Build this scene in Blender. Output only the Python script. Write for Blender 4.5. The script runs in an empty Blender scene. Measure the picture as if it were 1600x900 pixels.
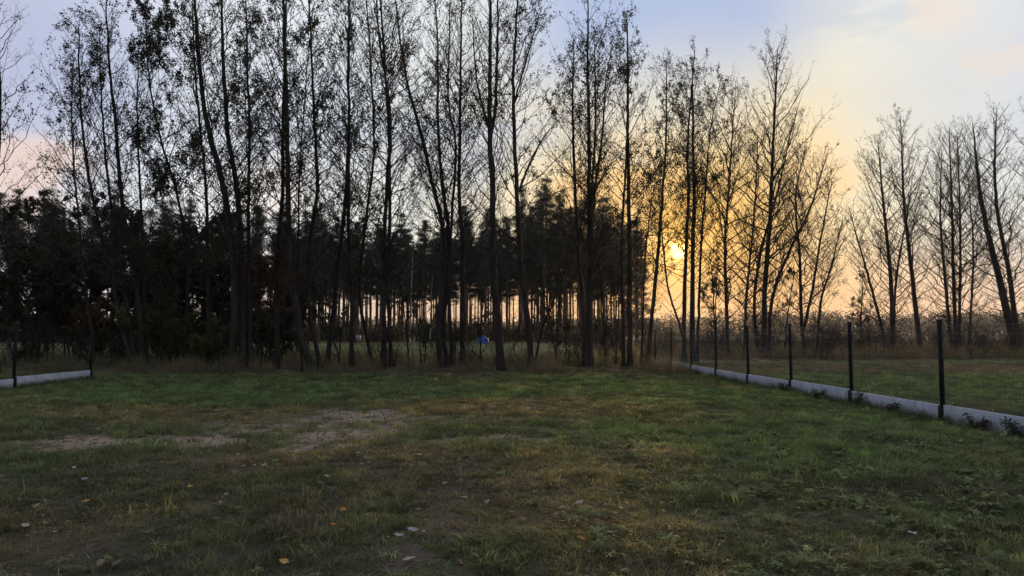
import bpy, math, random
import numpy as np
from mathutils import Vector, Matrix

# ------------------------------------------------------------------ camera, sky, sun, exposure
SC = bpy.context.scene
COL = SC.collection
FPX, HORIZON, CAMH = 1100.0, 522.0, 1.5          # focal length and horizon row for a 1600x900 frame
PITCH = math.atan((HORIZON - 450.0) / FPX)
cam = bpy.data.cameras.new('camera')
cam.sensor_width = 36.0
cam.lens = 36.0 * FPX / 1600.0
cam.clip_start = 0.05
cam.clip_end = 8000.0
cam_ob = bpy.data.objects.new('camera', cam)
cam_ob.location = (0, 0, CAMH)
cam_ob.rotation_euler = (math.pi / 2 + PITCH, 0, 0)
COL.objects.link(cam_ob)
SC.camera = cam_ob

HAZE = 0.00013
SUN_AZ = math.atan(262.0 / FPX)                    # to the right of the view axis
SUN_EL = math.radians(6.6)
SUN_DIR = (math.sin(SUN_AZ) * math.cos(SUN_EL), math.cos(SUN_AZ) * math.cos(SUN_EL), math.sin(SUN_EL))

world = bpy.data.worlds.new('World')
SC.world = world
world.use_nodes = True
NT = world.node_tree
NT.nodes.clear()


class NB:
    """tiny helper for writing node trees"""
    def __init__(s, nt): s.nt = nt

    def n(s, t, **kw):
        nd = s.nt.nodes.new(t)
        for k, v in kw.items(): setattr(nd, k, v)
        return nd

    def plug(s, sock, v):
        if isinstance(v, bpy.types.NodeSocket): s.nt.links.new(v, sock)
        elif v is not None:
            if hasattr(sock.default_value, '__len__') and not hasattr(v, '__len__'): v = (v, v, v)
            if hasattr(v, '__len__') and len(v) == 3 and sock.type == 'RGBA': v = (*v, 1)
            sock.default_value = v

    def math(s, op, a, b=None, c=None, clamp=False):
        nd = s.n('ShaderNodeMath', operation=op, use_clamp=clamp)
        s.plug(nd.inputs[0], a); s.plug(nd.inputs[1], b)
        if c is not None: s.plug(nd.inputs[2], c)
        return nd.outputs[0]

    def mix(s, f, a, b, mode='MIX'):
        nd = s.n('ShaderNodeMix', data_type='RGBA', blend_type=mode)
        s.plug(nd.inputs[0], f); s.plug(nd.inputs[6], a); s.plug(nd.inputs[7], b)
        return nd.outputs[2]

    def ramp(s, f, stops, interp='LINEAR'):
        nd = s.n('ShaderNodeValToRGB')
        cr = nd.color_ramp; cr.interpolation = interp
        while len(cr.elements) < len(stops): cr.elements.new(0.5)
        for e, (p, c) in zip(cr.elements, stops):
            e.position = p
            e.color = (*c, 1) if hasattr(c, '__len__') else (c, c, c, 1)
        s.plug(nd.inputs[0], f)
        return nd.outputs[0]

    def noise(s, vec, scale, detail=4, rough=0.55, dist=0.0):
        nd = s.n('ShaderNodeTexNoise')
        s.plug(nd.inputs['Vector'], vec)
        nd.inputs['Scale'].default_value = scale
        nd.inputs['Detail'].default_value = detail
        nd.inputs['Roughness'].default_value = rough
        nd.inputs['Distortion'].default_value = dist
        return nd.outputs[0]

    def maprange(s, v, a, b, c=0.0, d=1.0, smooth=False):
        nd = s.n('ShaderNodeMapRange')
        if smooth: nd.interpolation_type = 'SMOOTHSTEP'
        s.plug(nd.inputs[0], v)
        for i, x in enumerate((a, b, c, d)): nd.inputs[i + 1].default_value = x
        return nd.outputs[0]


w = NB(NT)
sky = w.n('ShaderNodeTexSky', sky_type='NISHITA')
sky.sun_disc = False
sky.sun_elevation = SUN_EL
sky.sun_rotation = SUN_AZ
sky.air_density = 1.2; sky.dust_density = 2.5; sky.ozone_density = 1.0
geo = w.n('ShaderNodeTexCoord')
vec = geo.outputs['Generated']
nrm = w.n('ShaderNodeVectorMath', operation='NORMALIZE'); w.plug(nrm.inputs[0], vec)
dirv = nrm.outputs[0]
dt = w.n('ShaderNodeVectorMath', operation='DOT_PRODUCT')
w.plug(dt.inputs[0], dirv); dt.inputs[1].default_value = SUN_DIR
ang = w.math('ARCCOSINE', w.math('MINIMUM', w.math('MAXIMUM', dt.outputs['Value'], -1), 1))   # angle from the sun, radians
sep = w.n('ShaderNodeSeparateXYZ'); w.plug(sep.inputs[0], dirv)
elev = sep.outputs['Z']
deg = math.radians
# thin high cloud lit by the low sun: brighter and warmer towards it, blue grey away from it
warm = w.ramp(w.math('DIVIDE', ang, math.pi),
              [(0.0, (1.0, 0.50, 0.08)), (0.02, (0.98, 0.54, 0.12)), (0.042, (0.95, 0.60, 0.21)), (0.068, (0.90, 0.72, 0.42)), (0.092, (0.84, 0.77, 0.60)), (0.12, (0.81, 0.81, 0.72)), (0.18, (0.88, 0.90, 0.89)),
               (0.28, (0.78, 0.80, 0.85)), (0.45, (0.56, 0.60, 0.71)), (1.0, (0.30, 0.33, 0.43))])
horizon_glow = w.maprange(elev, 0.0, 0.17, 1.0, 0.0, True)
near_az = w.maprange(ang, deg(4), deg(66), 1.0, 0.0, True)
warm2 = w.mix(w.math('MULTIPLY', horizon_glow, w.math('MULTIPLY', near_az, 0.9)), warm, (0.88, 0.45, 0.17))
# cloud structure projected on a flat layer
dv = w.n('ShaderNodeVectorMath', operation='DIVIDE')
cmb = w.n('ShaderNodeCombineXYZ')
zz = w.math('ADD', w.math('MAXIMUM', elev, 0.0), 0.12)
for i in range(3): w.plug(cmb.inputs[i], zz)
w.plug(dv.inputs[0], dirv); w.plug(dv.inputs[1], cmb.outputs[0])
lay = dv.outputs[0]
cl1 = w.noise(lay, 0.9, 6, 0.55, 0.4)
mpv = w.n('ShaderNodeMapping'); w.plug(mpv.inputs[0], lay); mpv.inputs['Location'].default_value = (3.7, 1.3, 0.4)
cl2 = w.noise(mpv.outputs[0], 1.9, 7, 0.6, 0.3)


def bank(px, py, rad, c0, c1, nz, amt=0.35):
    """a cloud bank (or gap) lying in one direction of the sky, its edge broken up by the cloud noise"""
    u, v = (px - 800.0) / FPX, (450.0 - py) / FPX
    d_ = Vector((u, math.cos(PITCH) - v * math.sin(PITCH), math.sin(PITCH) + v * math.cos(PITCH))).normalized()
    q = w.n('ShaderNodeVectorMath', operation='DISTANCE'); w.plug(q.inputs[0], dirv); q.inputs[1].default_value = d_
    f = w.math('ADD', w.math('DIVIDE', q.outputs['Value'], rad), w.math('MULTIPLY', w.math('SUBTRACT', 0.5, nz), amt * 8))
    return w.maprange(f, c0, c1, 1.0, 0.0, True)


veil = w.math('MULTIPLY', w.maprange(cl1, 0.36, 0.60, 0.0, 1.0, True), 0.8)
veil = w.math('MAXIMUM', veil, bank(1370, 130, 0.24, 0.4, 1.3, cl1, 0.12))
blue = w.ramp(w.math('DIVIDE', ang, math.pi),
              [(0.0, (0.95, 0.78, 0.42)), (0.06, (0.72, 0.70, 0.62)), (0.10, (0.40, 0.50, 0.72)), (0.17, (0.44, 0.54, 0.76)), (0.30, (0.46, 0.49, 0.66)),
               (0.5, (0.34, 0.40, 0.58)), (1.0, (0.20, 0.25, 0.38))])
low = w.maprange(elev, 0.17, 0.38, 1.0, 0.0, True)
gap = w.math('MAXIMUM', bank(1040, 0, 0.19, 0.4, 1.3, cl1, 0.08), w.math('MULTIPLY', bank(30, 90, 0.15, 0.3, 1.4, cl1, 0.15), 0.85))
veil2 = w.math('MAXIMUM', w.math('MULTIPLY', veil, 0.95), low)
veil2 = w.math('MULTIPLY', veil2, w.math('SUBTRACT', 1.0, w.math('MULTIPLY', gap, 1.0)))
nish = w.n('ShaderNodeVectorMath', operation='SCALE'); w.plug(nish.inputs[0], sky.outputs[0]); nish.inputs['Scale'].default_value = 0.055
clear = w.mix(0.93, nish.outputs[0], blue)
air = w.mix(w.math('MULTIPLY', veil2, 0.94), clear, warm2)
pink = w.ramp(w.math('DIVIDE', ang, math.pi), [(0.0, (1.0, 0.62, 0.24)), (0.09, (0.98, 0.62, 0.30)), (0.16, (0.90, 0.72, 0.62)), (0.3, (0.78, 0.58, 0.49)), (0.6, (0.26, 0.24, 0.27)), (1, (0.14, 0.14, 0.18))])
grey = w.math('MULTIPLY', w.maprange(cl2, 0.45, 0.34, 0.0, 0.4, True), w.maprange(elev, 0.10, 0.25, 0.0, 1.0, True))
air = w.mix(grey, air, w.mix(0.5, blue, (0.50, 0.50, 0.56)))
lav = bank(1620, 90, 0.17, 0.2, 1.4, cl2, 0.12)
air = w.mix(w.math('MULTIPLY', lav, 0.4), air, (0.52, 0.53, 0.62))
puff = w.math('MULTIPLY', w.maprange(cl2, 0.60, 0.72, 0.0, 1.0, True), 0.35)
for px, py, r_, k_ in ((1460, 5, 0.055, 0.35), (40, 280, 0.085, 0.8), (950, 300, 0.08, 0.75), (1270, 275, 0.06, 0.45), (430, 300, 0.06, 0.4)):
    puff = w.math('MAXIMUM', puff, w.math('MULTIPLY', bank(px, py, r_, 0.3, 1.15, cl2, 0.3), k_))
air = w.mix(puff, air, pink)
# the sun itself, low and hazed, with its aureole
aure = w.math('MULTIPLY', w.math('EXPONENT', w.math('MULTIPLY', ang, -1.0 / deg(1.4))), 1.3)
disc = w.maprange(ang, deg(0.42), deg(0.75), 8.0, 0.0, True)
glow = w.math('ADD', aure, disc)
gs = w.n('ShaderNodeVectorMath', operation='SCALE'); gs.inputs[0].default_value = (1.0, 0.60, 0.15); w.plug(gs.inputs['Scale'], glow)
tot = w.n('ShaderNodeVectorMath', operation='ADD'); w.plug(tot.inputs[0], air); w.plug(tot.inputs[1], gs.outputs[0])
bg = w.n('ShaderNodeBackground'); bg.inputs['Strength'].default_value = 1.12
w.plug(bg.inputs[0], tot.outputs[0])
outw = w.n('ShaderNodeOutputWorld'); w.plug(outw.inputs[0], bg.outputs[0])

sun = bpy.data.lights.new('sun', 'SUN')
sun.energy = 3.0
sun.angle = deg(1.5)
sun.color = (1.0, 0.66, 0.36)
sun_ob = bpy.data.objects.new('sun', sun)
sun_ob.rotation_euler = Vector((-SUN_DIR[0], -SUN_DIR[1], -SUN_DIR[2])).to_track_quat('-Z', 'Y').to_euler()
COL.objects.link(sun_ob)

vs = SC.view_settings
vs.view_transform = 'Standard'; vs.look = 'None'; vs.exposure = 0.0; vs.gamma = 1.0
vs.use_curve_mapping = False
SC.cycles.use_denoising = True
SC.cycles.max_bounces = 4
SC.cycles.diffuse_bounces = 3
SC.cycles.use_adaptive_sampling = True
SC.cycles.adaptive_threshold = 0.02
SC.cycles.transparent_max_bounces = 6
SC.cycles.sample_clamp_indirect = 4.0

# ------------------------------------------------------------------ helpers
RNG = np.random.default_rng(7)
CP, SP = math.cos(PITCH), math.sin(PITCH)


def at_depth(px, py, d):
    """point seen at photo pixel px,py standing d metres ahead of the camera"""
    u = (px - 800.0) / FPX; v = (450.0 - py) / FPX
    dy = CP - v * SP; dz = SP + v * CP
    t = d / dy
    return np.array([u * t, d, CAMH + dz * t])


def on_ground(px, py):
    u = (px - 800.0) / FPX; v = (450.0 - py) / FPX
    dy = CP - v * SP; dz = SP + v * CP
    t = -CAMH / dz
    return np.array([u * t, dy * t])


def tag(o, label=None, cat=None, group=None, kind=None):
    if label: o['label'] = label
    if cat: o['category'] = cat
    if group: o['group'] = group
    if kind: o['kind'] = kind
    return o


def empty(name, loc, rz=0.0):
    o = bpy.data.objects.new(name, None)
    o.location = loc; o.rotation_euler = (0, 0, rz)
    o.empty_display_size = 0.3
    COL.objects.link(o)
    return o


def mesh_np(name, verts, loops, totals, mat=None, smooth=False, cols=None):
    me = bpy.data.meshes.new(name)
    nv, nl, nf = len(verts), len(loops), len(totals)
    me.vertices.add(nv); me.vertices.foreach_set('co', np.ascontiguousarray(verts, np.float32).ravel())
    me.loops.add(nl); me.loops.foreach_set('vertex_index', np.ascontiguousarray(loops, np.int32))
    me.polygons.add(nf)
    st = np.zeros(nf, np.int32); st[1:] = np.cumsum(totals)[:-1]
    me.polygons.foreach_set('loop_start', st)
    if smooth: me.polygons.foreach_set('use_smooth', np.ones(nf, bool))
    if cols is not None:
        a = me.color_attributes.new('tint', 'FLOAT_COLOR', 'POINT')
        c = np.ones((nv, 4), np.float32); c[:, :3] = cols
        a.data.foreach_set('color', c.ravel())
    me.update(calc_edges=True)
    if mat: me.materials.append(mat)
    return me


def link(name, me, parent=None, loc=None):
    o = bpy.data.objects.new(name, me)
    COL.objects.link(o)
    if parent is not None: o.parent = parent
    if loc is not None: o.location = loc
    return o


class Geo:
    """collects vertices and faces of one mesh"""
    def __init__(s): s.v = []; s.l = []; s.t = []; s.nv = 0

    def add(s, verts, faces):
        verts = np.asarray(verts, float); faces = np.asarray(faces, int)
        s.v.append(verts); s.l.append((faces + s.nv).ravel()); s.t.append(np.full(len(faces), faces.shape[1]))
        s.nv += len(verts)

    def tubes(s, P, R, sides=4):
        """P (N,K,3) centre lines, R (N,K) radii"""
        P = np.asarray(P, float); R = np.asarray(R, float)
        if len(P) == 0: return
        N, K, _ = P.shape
        T = np.gradient(P, axis=1)
        T /= np.linalg.norm(T, axis=2, keepdims=True) + 1e-9
        ref = np.where(np.abs(T[..., 2:3]) > 0.9, np.array([1.0, 0, 0]), np.array([0, 0, 1.0]))
        if K > 2: ref = np.repeat(np.where(np.abs(T[:, :1, 2:3]) > 0.75, np.array([1.0, 0.13, 0]), np.array([0, 0.1, 1.0])), K, axis=1)
        A = np.cross(T, ref); A /= np.linalg.norm(A, axis=2, keepdims=True) + 1e-9
        B = np.cross(T, A)
        th = np.arange(sides) * 2 * math.pi / sides
        V = P[:, :, None, :] + R[:, :, None, None] * (np.cos(th)[None, None, :, None] * A[:, :, None, :] + np.sin(th)[None, None, :, None] * B[:, :, None, :])
        idx = np.arange(N * K * sides).reshape(N, K, sides)
        a = idx[:, :-1, :]; b = idx[:, 1:, :]
        F = np.stack([a, np.roll(a, -1, 2), np.roll(b, -1, 2), b], -1).reshape(-1, 4)
        s.add(V.reshape(-1, 3), F)

    def box(s, c, size, rz=0.0):
        sx, sy, sz = [q / 2 for q in size]
        v = np.array([[x, y, z] for z in (-sz, sz) for x, y in ((-sx, -sy), (sx, -sy), (sx, sy), (-sx, sy))])
        if rz:
            cs, sn = math.cos(rz), math.sin(rz)
            v[:, :2] = v[:, :2] @ np.array([[cs, sn], [-sn, cs]])
        s.add(v + np.asarray(c), [[0, 3, 2, 1], [4, 5, 6, 7], [0, 1, 5, 4], [1, 2, 6, 5], [2, 3, 7, 6], [3, 0, 4, 7]])

    def leaves(s, C, L, W, rng, up=0.0, D=None):
        """folded four-sided leaves at C (N,3)"""
        n = len(C)
        if n == 0: return
        if D is None:
            D = rng.normal(size=(n, 3)); D[:, 2] += up
        D = D / (np.linalg.norm(D, axis=1, keepdims=True) + 1e-9)
        S = np.cross(D, rng.normal(size=(n, 3))); S /= np.linalg.norm(S, axis=1, keepdims=True) + 1e-9
        Nn = np.cross(D, S)
        L = np.broadcast_to(np.asarray(L, float), (n,))[:, None]; W = np.broadcast_to(np.asarray(W, float), (n,))[:, None]
        p0 = C; p2 = C + D * L - Nn * L * 0.12
        p1 = C + D * L * 0.5 + S * W * 0.5 + Nn * W * 0.18
        p3 = C + D * L * 0.5 - S * W * 0.5 + Nn * W * 0.18
        V = np.stack([p0, p1, p2, p3], 1).reshape(-1, 3)
        i = np.arange(n)[:, None] * 4
        F = np.concatenate([i + np.array([[0, 1, 2]]), i + np.array([[0, 2, 3]])], 0)
        s.add(V, F)

    def mesh(s, name, mat=None, smooth=False, origin=None, cols=None):
        if not s.v: return bpy.data.meshes.new(name)
        V = np.concatenate(s.v)
        if origin is not None: V = V - np.asarray(origin)
        return mesh_np(name, V, np.concatenate(s.l), np.concatenate(s.t), mat, smooth, cols)


def vnoise(x, y, seed=0):
    """smooth value noise, 0..1"""
    xi = np.floor(x).astype(np.int64); yi = np.floor(y).astype(np.int64)
    fx = x - xi; fy = y - yi
    fx = fx * fx * (3 - 2 * fx); fy = fy * fy * (3 - 2 * fy)

    def h(a, b):
        n = (a * 374761393 + b * 668265263 + seed * 974634777) & 0x7fffffff
        n = ((n ^ (n >> 13)) * 1274126177) & 0x7fffffff
        return ((n ^ (n >> 16)) & 0xffff) / 65535.0
    return (h(xi, yi) * (1 - fx) + h(xi + 1, yi) * fx) * (1 - fy) + (h(xi, yi + 1) * (1 - fx) + h(xi + 1, yi + 1) * fx) * fy


def fbm(x, y, seed=0, oct=4):
    x = np.asarray(x, float); y = np.asarray(y, float)
    s = np.zeros(np.broadcast(x, y).shape); a = 0.5; t = 0
    for k in range(oct):
        s = s + a * vnoise(x * 2 ** k + 17.3 * k, y * 2 ** k - 9.1 * k, seed + k); t += a; a *= 0.55
    return s / t


def sstep(a, b, v):
    t = np.clip((v - a) / (b - a), 0, 1)
    return t * t * (3 - 2 * t)


# ------------------------------------------------------------------ materials
def new_mat(name):
    m = bpy.data.materials.new(name); m.use_nodes = True
    m.node_tree.nodes.clear()
    return m, NB(m.node_tree)


def finish(m, b, shader):
    o = b.n('ShaderNodeOutputMaterial'); b.plug(o.inputs[0], shader)
    return m


def principled(b, color, rough=0.8, bump=None, bstr=0.3, bdist=0.02, spec=0.3, metal=0.0):
    p = b.n('ShaderNodeBsdfPrincipled')
    b.plug(p.inputs['Base Color'], color); b.plug(p.inputs['Roughness'], rough)
    p.inputs['Specular IOR Level'].default_value = spec
    p.inputs['Metallic'].default_value = metal
    if bump is not None:
        bn = b.n('ShaderNodeBump'); bn.inputs['Strength'].default_value = bstr; bn.inputs['Distance'].default_value = bdist
        b.plug(bn.inputs['Height'], bump); b.plug(p.inputs['Normal'], bn.outputs[0])
    return p.outputs[0]


def bark_mat(name, c0, c1, scale=6.0):
    m, b = new_mat(name)
    g = b.n('ShaderNodeNewGeometry')
    mp = b.n('ShaderNodeMapping'); b.plug(mp.inputs[0], g.outputs['Position']); mp.inputs['Scale'].default_value = (1, 1, 0.25)
    n1 = b.noise(mp.outputs[0], scale, 5, 0.65)
    n2 = b.noise(mp.outputs[0], scale * 6, 4, 0.6)
    col = b.mix(b.maprange(n1, 0.35, 0.65), c0, c1)
    return finish(m, b, principled(b, col, 0.9, n2, 0.7, 0.03, 0.15))


def leaf_mat(name, c0, c1, trans=0.35, scale=0.7, inst=False, rough=0.6):
    m, b = new_mat(name)
    if inst:
        a = b.n('ShaderNodeAttribute', attribute_type='INSTANCER', attribute_name='tint')
        g = b.n('ShaderNodeObjectInfo')
        col = b.mix(b.maprange(b.n('ShaderNodeNewGeometry').outputs['Random Per Island'], 0, 1, 0.0, 0.45), a.outputs['Color'], c1)
        col = b.mix(b.maprange(g.outputs['Random'], 0, 1, 0.0, 0.25), col, c0)
    else:
        g = b.n('ShaderNodeNewGeometry')
        col = b.mix(g.outputs['Random Per Island'], c0, c1)
        n1 = b.noise(g.outputs['Position'], scale, 3)
        col = b.mix(b.maprange(n1, 0.3, 0.7, 0.0, 0.5), col, tuple(q * 0.6 for q in c0))
    d = principled(b, col, rough, spec=0.25)
    t = b.n('ShaderNodeBsdfTranslucent'); b.plug(t.inputs[0], col)
    mx = b.n('ShaderNodeMixShader'); mx.inputs[0].default_value = trans
    b.plug(mx.inputs[1], d); b.plug(mx.inputs[2], t.outputs[0])
    return finish(m, b, mx.outputs[0])


def plain_mat(name, c0, c1, scale, rough=0.7, bstr=0.2, metal=0.0, spec=0.3):
    m, b = new_mat(name)
    g = b.n('ShaderNodeNewGeometry')
    n1 = b.noise(g.outputs['Position'], scale, 5, 0.6)
    n2 = b.noise(g.outputs['Position'], scale * 7, 4, 0.6)
    col = b.mix(b.maprange(n1, 0.3, 0.7), c0, c1)
    return finish(m, b, principled(b, col, rough, n2, bstr, 0.01, spec, metal))


M_BARK = bark_mat('alder_bark', (0.020, 0.015, 0.012), (0.048, 0.037, 0.029))
M_TWIG = bark_mat('twig_bark', (0.022, 0.016, 0.013), (0.040, 0.029, 0.022), 3.0)
M_PINEBARK = bark_mat('pine_bark', (0.055, 0.035, 0.026), (0.13, 0.075, 0.05), 2.0)
M_BIRCH = bark_mat('birch_bark', (0.14, 0.13, 0.12), (0.34, 0.33, 0.31), 5.0)
M_LEAF = leaf_mat('alder_leaf', (0.030, 0.040, 0.014), (0.062, 0.058, 0.022), 0.25)
M_LEAFBRN = leaf_mat('autumn_leaf', (0.085, 0.045, 0.018), (0.13, 0.085, 0.03), 0.3)
M_LEAFRED = leaf_mat('red_autumn_leaf', (0.11, 0.030, 0.018), (0.15, 0.06, 0.03), 0.3)
M_SHRUB = leaf_mat('shrub_leaf', (0.028, 0.036, 0.014), (0.060, 0.055, 0.024), 0.25)
M_YSHRUB = leaf_mat('yellowing_leaf', (0.085, 0.085, 0.022), (0.13, 0.115, 0.03), 0.3)
M_NEEDLE = leaf_mat('pine_needle', (0.018, 0.028, 0.014), (0.034, 0.042, 0.020), 0.08)
M_GRASS = leaf_mat('grass_blade', (0.080, 0.110, 0.035), (0.200, 0.190, 0.075), 0.5, inst=True)
M_WEED = leaf_mat('weed_leaf', (0.060, 0.100, 0.034), (0.150, 0.165, 0.075), 0.35, inst=True, rough=0.75)
M_LITTER = leaf_mat('dry_leaf', (0.16, 0.11, 0.065), (0.24, 0.18, 0.12), 0.2, inst=True)
m, b = new_mat('plinth_concrete')
g = b.n('ShaderNodeNewGeometry')
n1 = b.noise(g.outputs['Position'], 1.7, 5, 0.65)
mp = b.n('ShaderNodeMapping'); b.plug(mp.inputs[0], g.outputs['Position']); mp.inputs['Scale'].default_value = (5, 5, 0.7)
n2 = b.noise(mp.outputs[0], 2.2, 5, 0.6)
n3 = b.noise(g.outputs['Position'], 60, 4, 0.6)
sz = b.n('ShaderNodeSeparateXYZ'); b.plug(sz.inputs[0], g.outputs['Position'])
c = b.mix(b.maprange(n1, 0.3, 0.7), (0.36, 0.38, 0.42), (0.50, 0.52, 0.56))
c = b.mix(b.maprange(n2, 0.50, 0.72, 0.0, 0.6), c, (0.20, 0.20, 0.19))
splash = b.math('ADD', sz.outputs['Z'], b.math('MULTIPLY', b.math('SUBTRACT', n2, 0.5), 0.35))
c = b.mix(b.maprange(splash, 0.02, 0.20, 0.75, 0.0, True), c, (0.13, 0.115, 0.085))
M_CONC = finish(m, b, principled(b, c, 0.88, n3, 0.35, 0.01, 0.2))
M_POST = plain_mat('dark_coated_steel', (0.009, 0.009, 0.010), (0.014, 0.014, 0.014), 6.0, 0.75, 0.1, 0.0, 0.12)
M_WIRE = plain_mat('coated_wire', (0.065, 0.075, 0.065), (0.10, 0.11, 0.10), 6.0, 0.75, 0.05, 0.0, 0.12)
M_STONE = plain_mat('pale_stone', (0.22, 0.20, 0.17), (0.34, 0.31, 0.27), 14.0, 0.9, 0.4)
M_TARP = plain_mat('blue_tarpaulin', (0.015, 0.06, 0.22), (0.02, 0.09, 0.32), 3.0, 0.4, 0.4)
M_PALE = plain_mat('pale_paint', (0.22, 0.22, 0.24), (0.30, 0.30, 0.31), 3.0, 0.6, 0.1)

# ------------------------------------------------------------------ ground
# patches of the lawn given where they lie: centre, half width, half depth (metres) and strength
def patch(px, py, rx, ry):
    c = on_ground(px, py); a = on_ground(px, py - ry); b_ = on_ground(px, py + ry)
    return c[0], (a[1] + b_[1]) / 2, rx / FPX * c[1], max(0.3, (a[1] - b_[1]) / 2)


SAND = [patch(500, 672, 165, 34), (*patch(600, 650, 50, 9),), patch(150, 697, 120, 16), patch(330, 690, 110, 12), patch(760, 690, 80, 8)]
EARTH = [patch(705, 838, 50, 18), patch(640, 874, 45, 12)]
DRY = [patch(880, 745, 140, 45), patch(760, 640, 180, 14), patch(900, 800, 150, 45), patch(300, 650, 260, 14), patch(560, 720, 300, 18), patch(860, 640, 110, 16), patch(1000, 720, 80, 20)]
BROWN = [patch(330, 735, 260, 22), patch(300, 800, 420, 60), patch(640, 770, 120, 30), patch(430, 830, 160, 30), patch(90, 860, 140, 30), patch(1460, 775, 130, 16), patch(250, 880, 220, 25), patch(1000, 890, 120, 16)]
GREEN = [patch(1250, 690, 260, 40), patch(950, 605, 200, 12), patch(200, 615, 420, 20), patch(620, 610, 360, 13), patch(1120, 625, 220, 26), patch(1350, 660, 200, 30), patch(1060, 690, 160, 20), patch(1480, 605, 260, 22), patch(1350, 585, 200, 10)]


def soft(x, y, plist, seed, sharp=0.45):
    wv = fbm(x * 1.3, y * 0.9, seed, 4) - 0.5
    wf = fbm(x * 5.0, y * 4.0, seed + 31, 3) - 0.5
    out = np.zeros_like(x)
    for (cx, cy, rx, ry) in plist:
        r = np.sqrt(((x - cx) / rx) ** 2 + ((y - cy) / ry) ** 2)
        out = np.maximum(out, 1 - sstep(1 - sharp, 1 + sharp, r + wv * 1.1 + wf * 0.7))
    return out


def cover(x, y):
    """what grows or lies at x,y: sand, dry, brown, green shares and the verge under the trees"""
    sand = soft(x, y, SAND, 3) * (0.6 + 0.4 * sstep(0.36, 0.56, fbm(x * 2.2, y * 2.6, 101, 3)))
    earth = soft(x, y, EARTH, 7)
    dry = np.clip(soft(x, y, DRY, 11, 0.6) * 0.9 + sstep(0.56, 0.72, fbm(x * 0.5, y * 0.4, 21)) * 0.35, 0, 1)
    brown = np.clip(soft(x, y, BROWN, 17, 0.6) * 0.8 + sstep(0.55, 0.7, fbm(x * 0.7, y * 0.5, 41)) * 0.28, 0, 1)
    green = soft(x, y, GREEN, 23, 0.6)
    wob = (fbm(x * 0.25, y * 0.25, 51) - 0.5) * 4
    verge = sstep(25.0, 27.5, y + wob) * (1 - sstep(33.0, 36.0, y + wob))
    return np.maximum(sand, earth * 0.6), dry, np.maximum(brown, earth), green, verge


def height(x, y):
    x = np.asarray(x, float); y = np.asarray(y, float)
    h = (fbm(x * 0.35, y * 0.35, 5, 3) - 0.5) * 0.16 + (fbm(x * 2.2, y * 2.2, 9, 3) - 0.5) * 0.05
    h = h * (1 - sstep(40, 90, y))
    h = h + 0.10 * np.exp(-((y - 30.5) / 2.2) ** 2) * (0.6 + fbm(x * 0.6, y * 0.6, 61, 2) * 0.8) * (1 - sstep(4.5, 7.0, x))
    return h


def axis(lo, hi, fine0, fine1, step, grow=1.18):
    v = list(np.arange(fine0, fine1 + 1e-6, step))
    s = step
    while v[-1] < hi: s *= grow; v.append(min(hi, v[-1] + s))
    s = step; left = []
    a = fine0
    while a > lo: s *= grow; a = max(lo, a - s); left.append(a)
    return np.array(left[::-1] + v)


gx = axis(-1500, 1500, -24, 26, 0.13); gy = axis(-60, 1500, 3.0, 37, 0.13)
GX, GY = np.meshgrid(gx, gy)
GZ = height(GX, GY)
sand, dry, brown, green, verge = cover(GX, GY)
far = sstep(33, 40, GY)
base = np.array([0.068, 0.068, 0.034])
col = np.broadcast_to(base, GX.shape + (3,)).copy()


def blend(c, k, m): return c * (1 - m[..., None]) + np.array(k) * m[..., None]


col = blend(col, (0.045, 0.060, 0.024), green * 0.9)
col = blend(col, (0.090, 0.072, 0.038), dry * 0.8)
col = blend(col, (0.060, 0.046, 0.034), brown * 0.9)
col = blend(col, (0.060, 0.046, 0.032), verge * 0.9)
col = blend(col, (0.36, 0.275, 0.19), sand * 0.92)
col = blend(col, (0.080, 0.064, 0.052), soft(GX, GY, EARTH, 7) * 0.9)
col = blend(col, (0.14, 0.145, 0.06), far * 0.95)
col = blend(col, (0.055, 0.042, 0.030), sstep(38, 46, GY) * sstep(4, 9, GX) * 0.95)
ny, nx = GX.shape
ii = np.arange(ny * nx).reshape(ny, nx)
quads = np.stack([ii[:-1, :-1], ii[:-1, 1:], ii[1:, 1:], ii[1:, :-1]], -1).reshape(-1, 4)

m, b = new_mat('earth_and_turf')
at_ = b.n('ShaderNodeAttribute', attribute_name='tint')
g = b.n('ShaderNodeNewGeometry')
n1 = b.noise(g.outputs['Position'], 9.0, 6, 0.65)
n2 = b.noise(g.outputs['Position'], 45.0, 4, 0.6)
c = b.mix(b.maprange(n1, 0.35, 0.7, 0.0, 0.55), at_.outputs['Color'], (0.040, 0.034, 0.024))
c = b.mix(b.maprange(n2, 0.55, 0.75, 0.0, 0.35), c, (0.12, 0.10, 0.07))
bh = b.math('ADD', n1, b.math('MULTIPLY', n2, 0.4))
M_GROUND = finish(m, b, principled(b, c, 0.95, bh, 0.8, 0.03, 0.1))
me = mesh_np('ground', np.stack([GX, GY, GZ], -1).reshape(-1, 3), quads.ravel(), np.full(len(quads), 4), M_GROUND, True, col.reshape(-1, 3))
tag(link('ground', me), kind='structure')


def gz(x, y): return float(height(np.array([x]), np.array([y]))[0])


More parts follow.
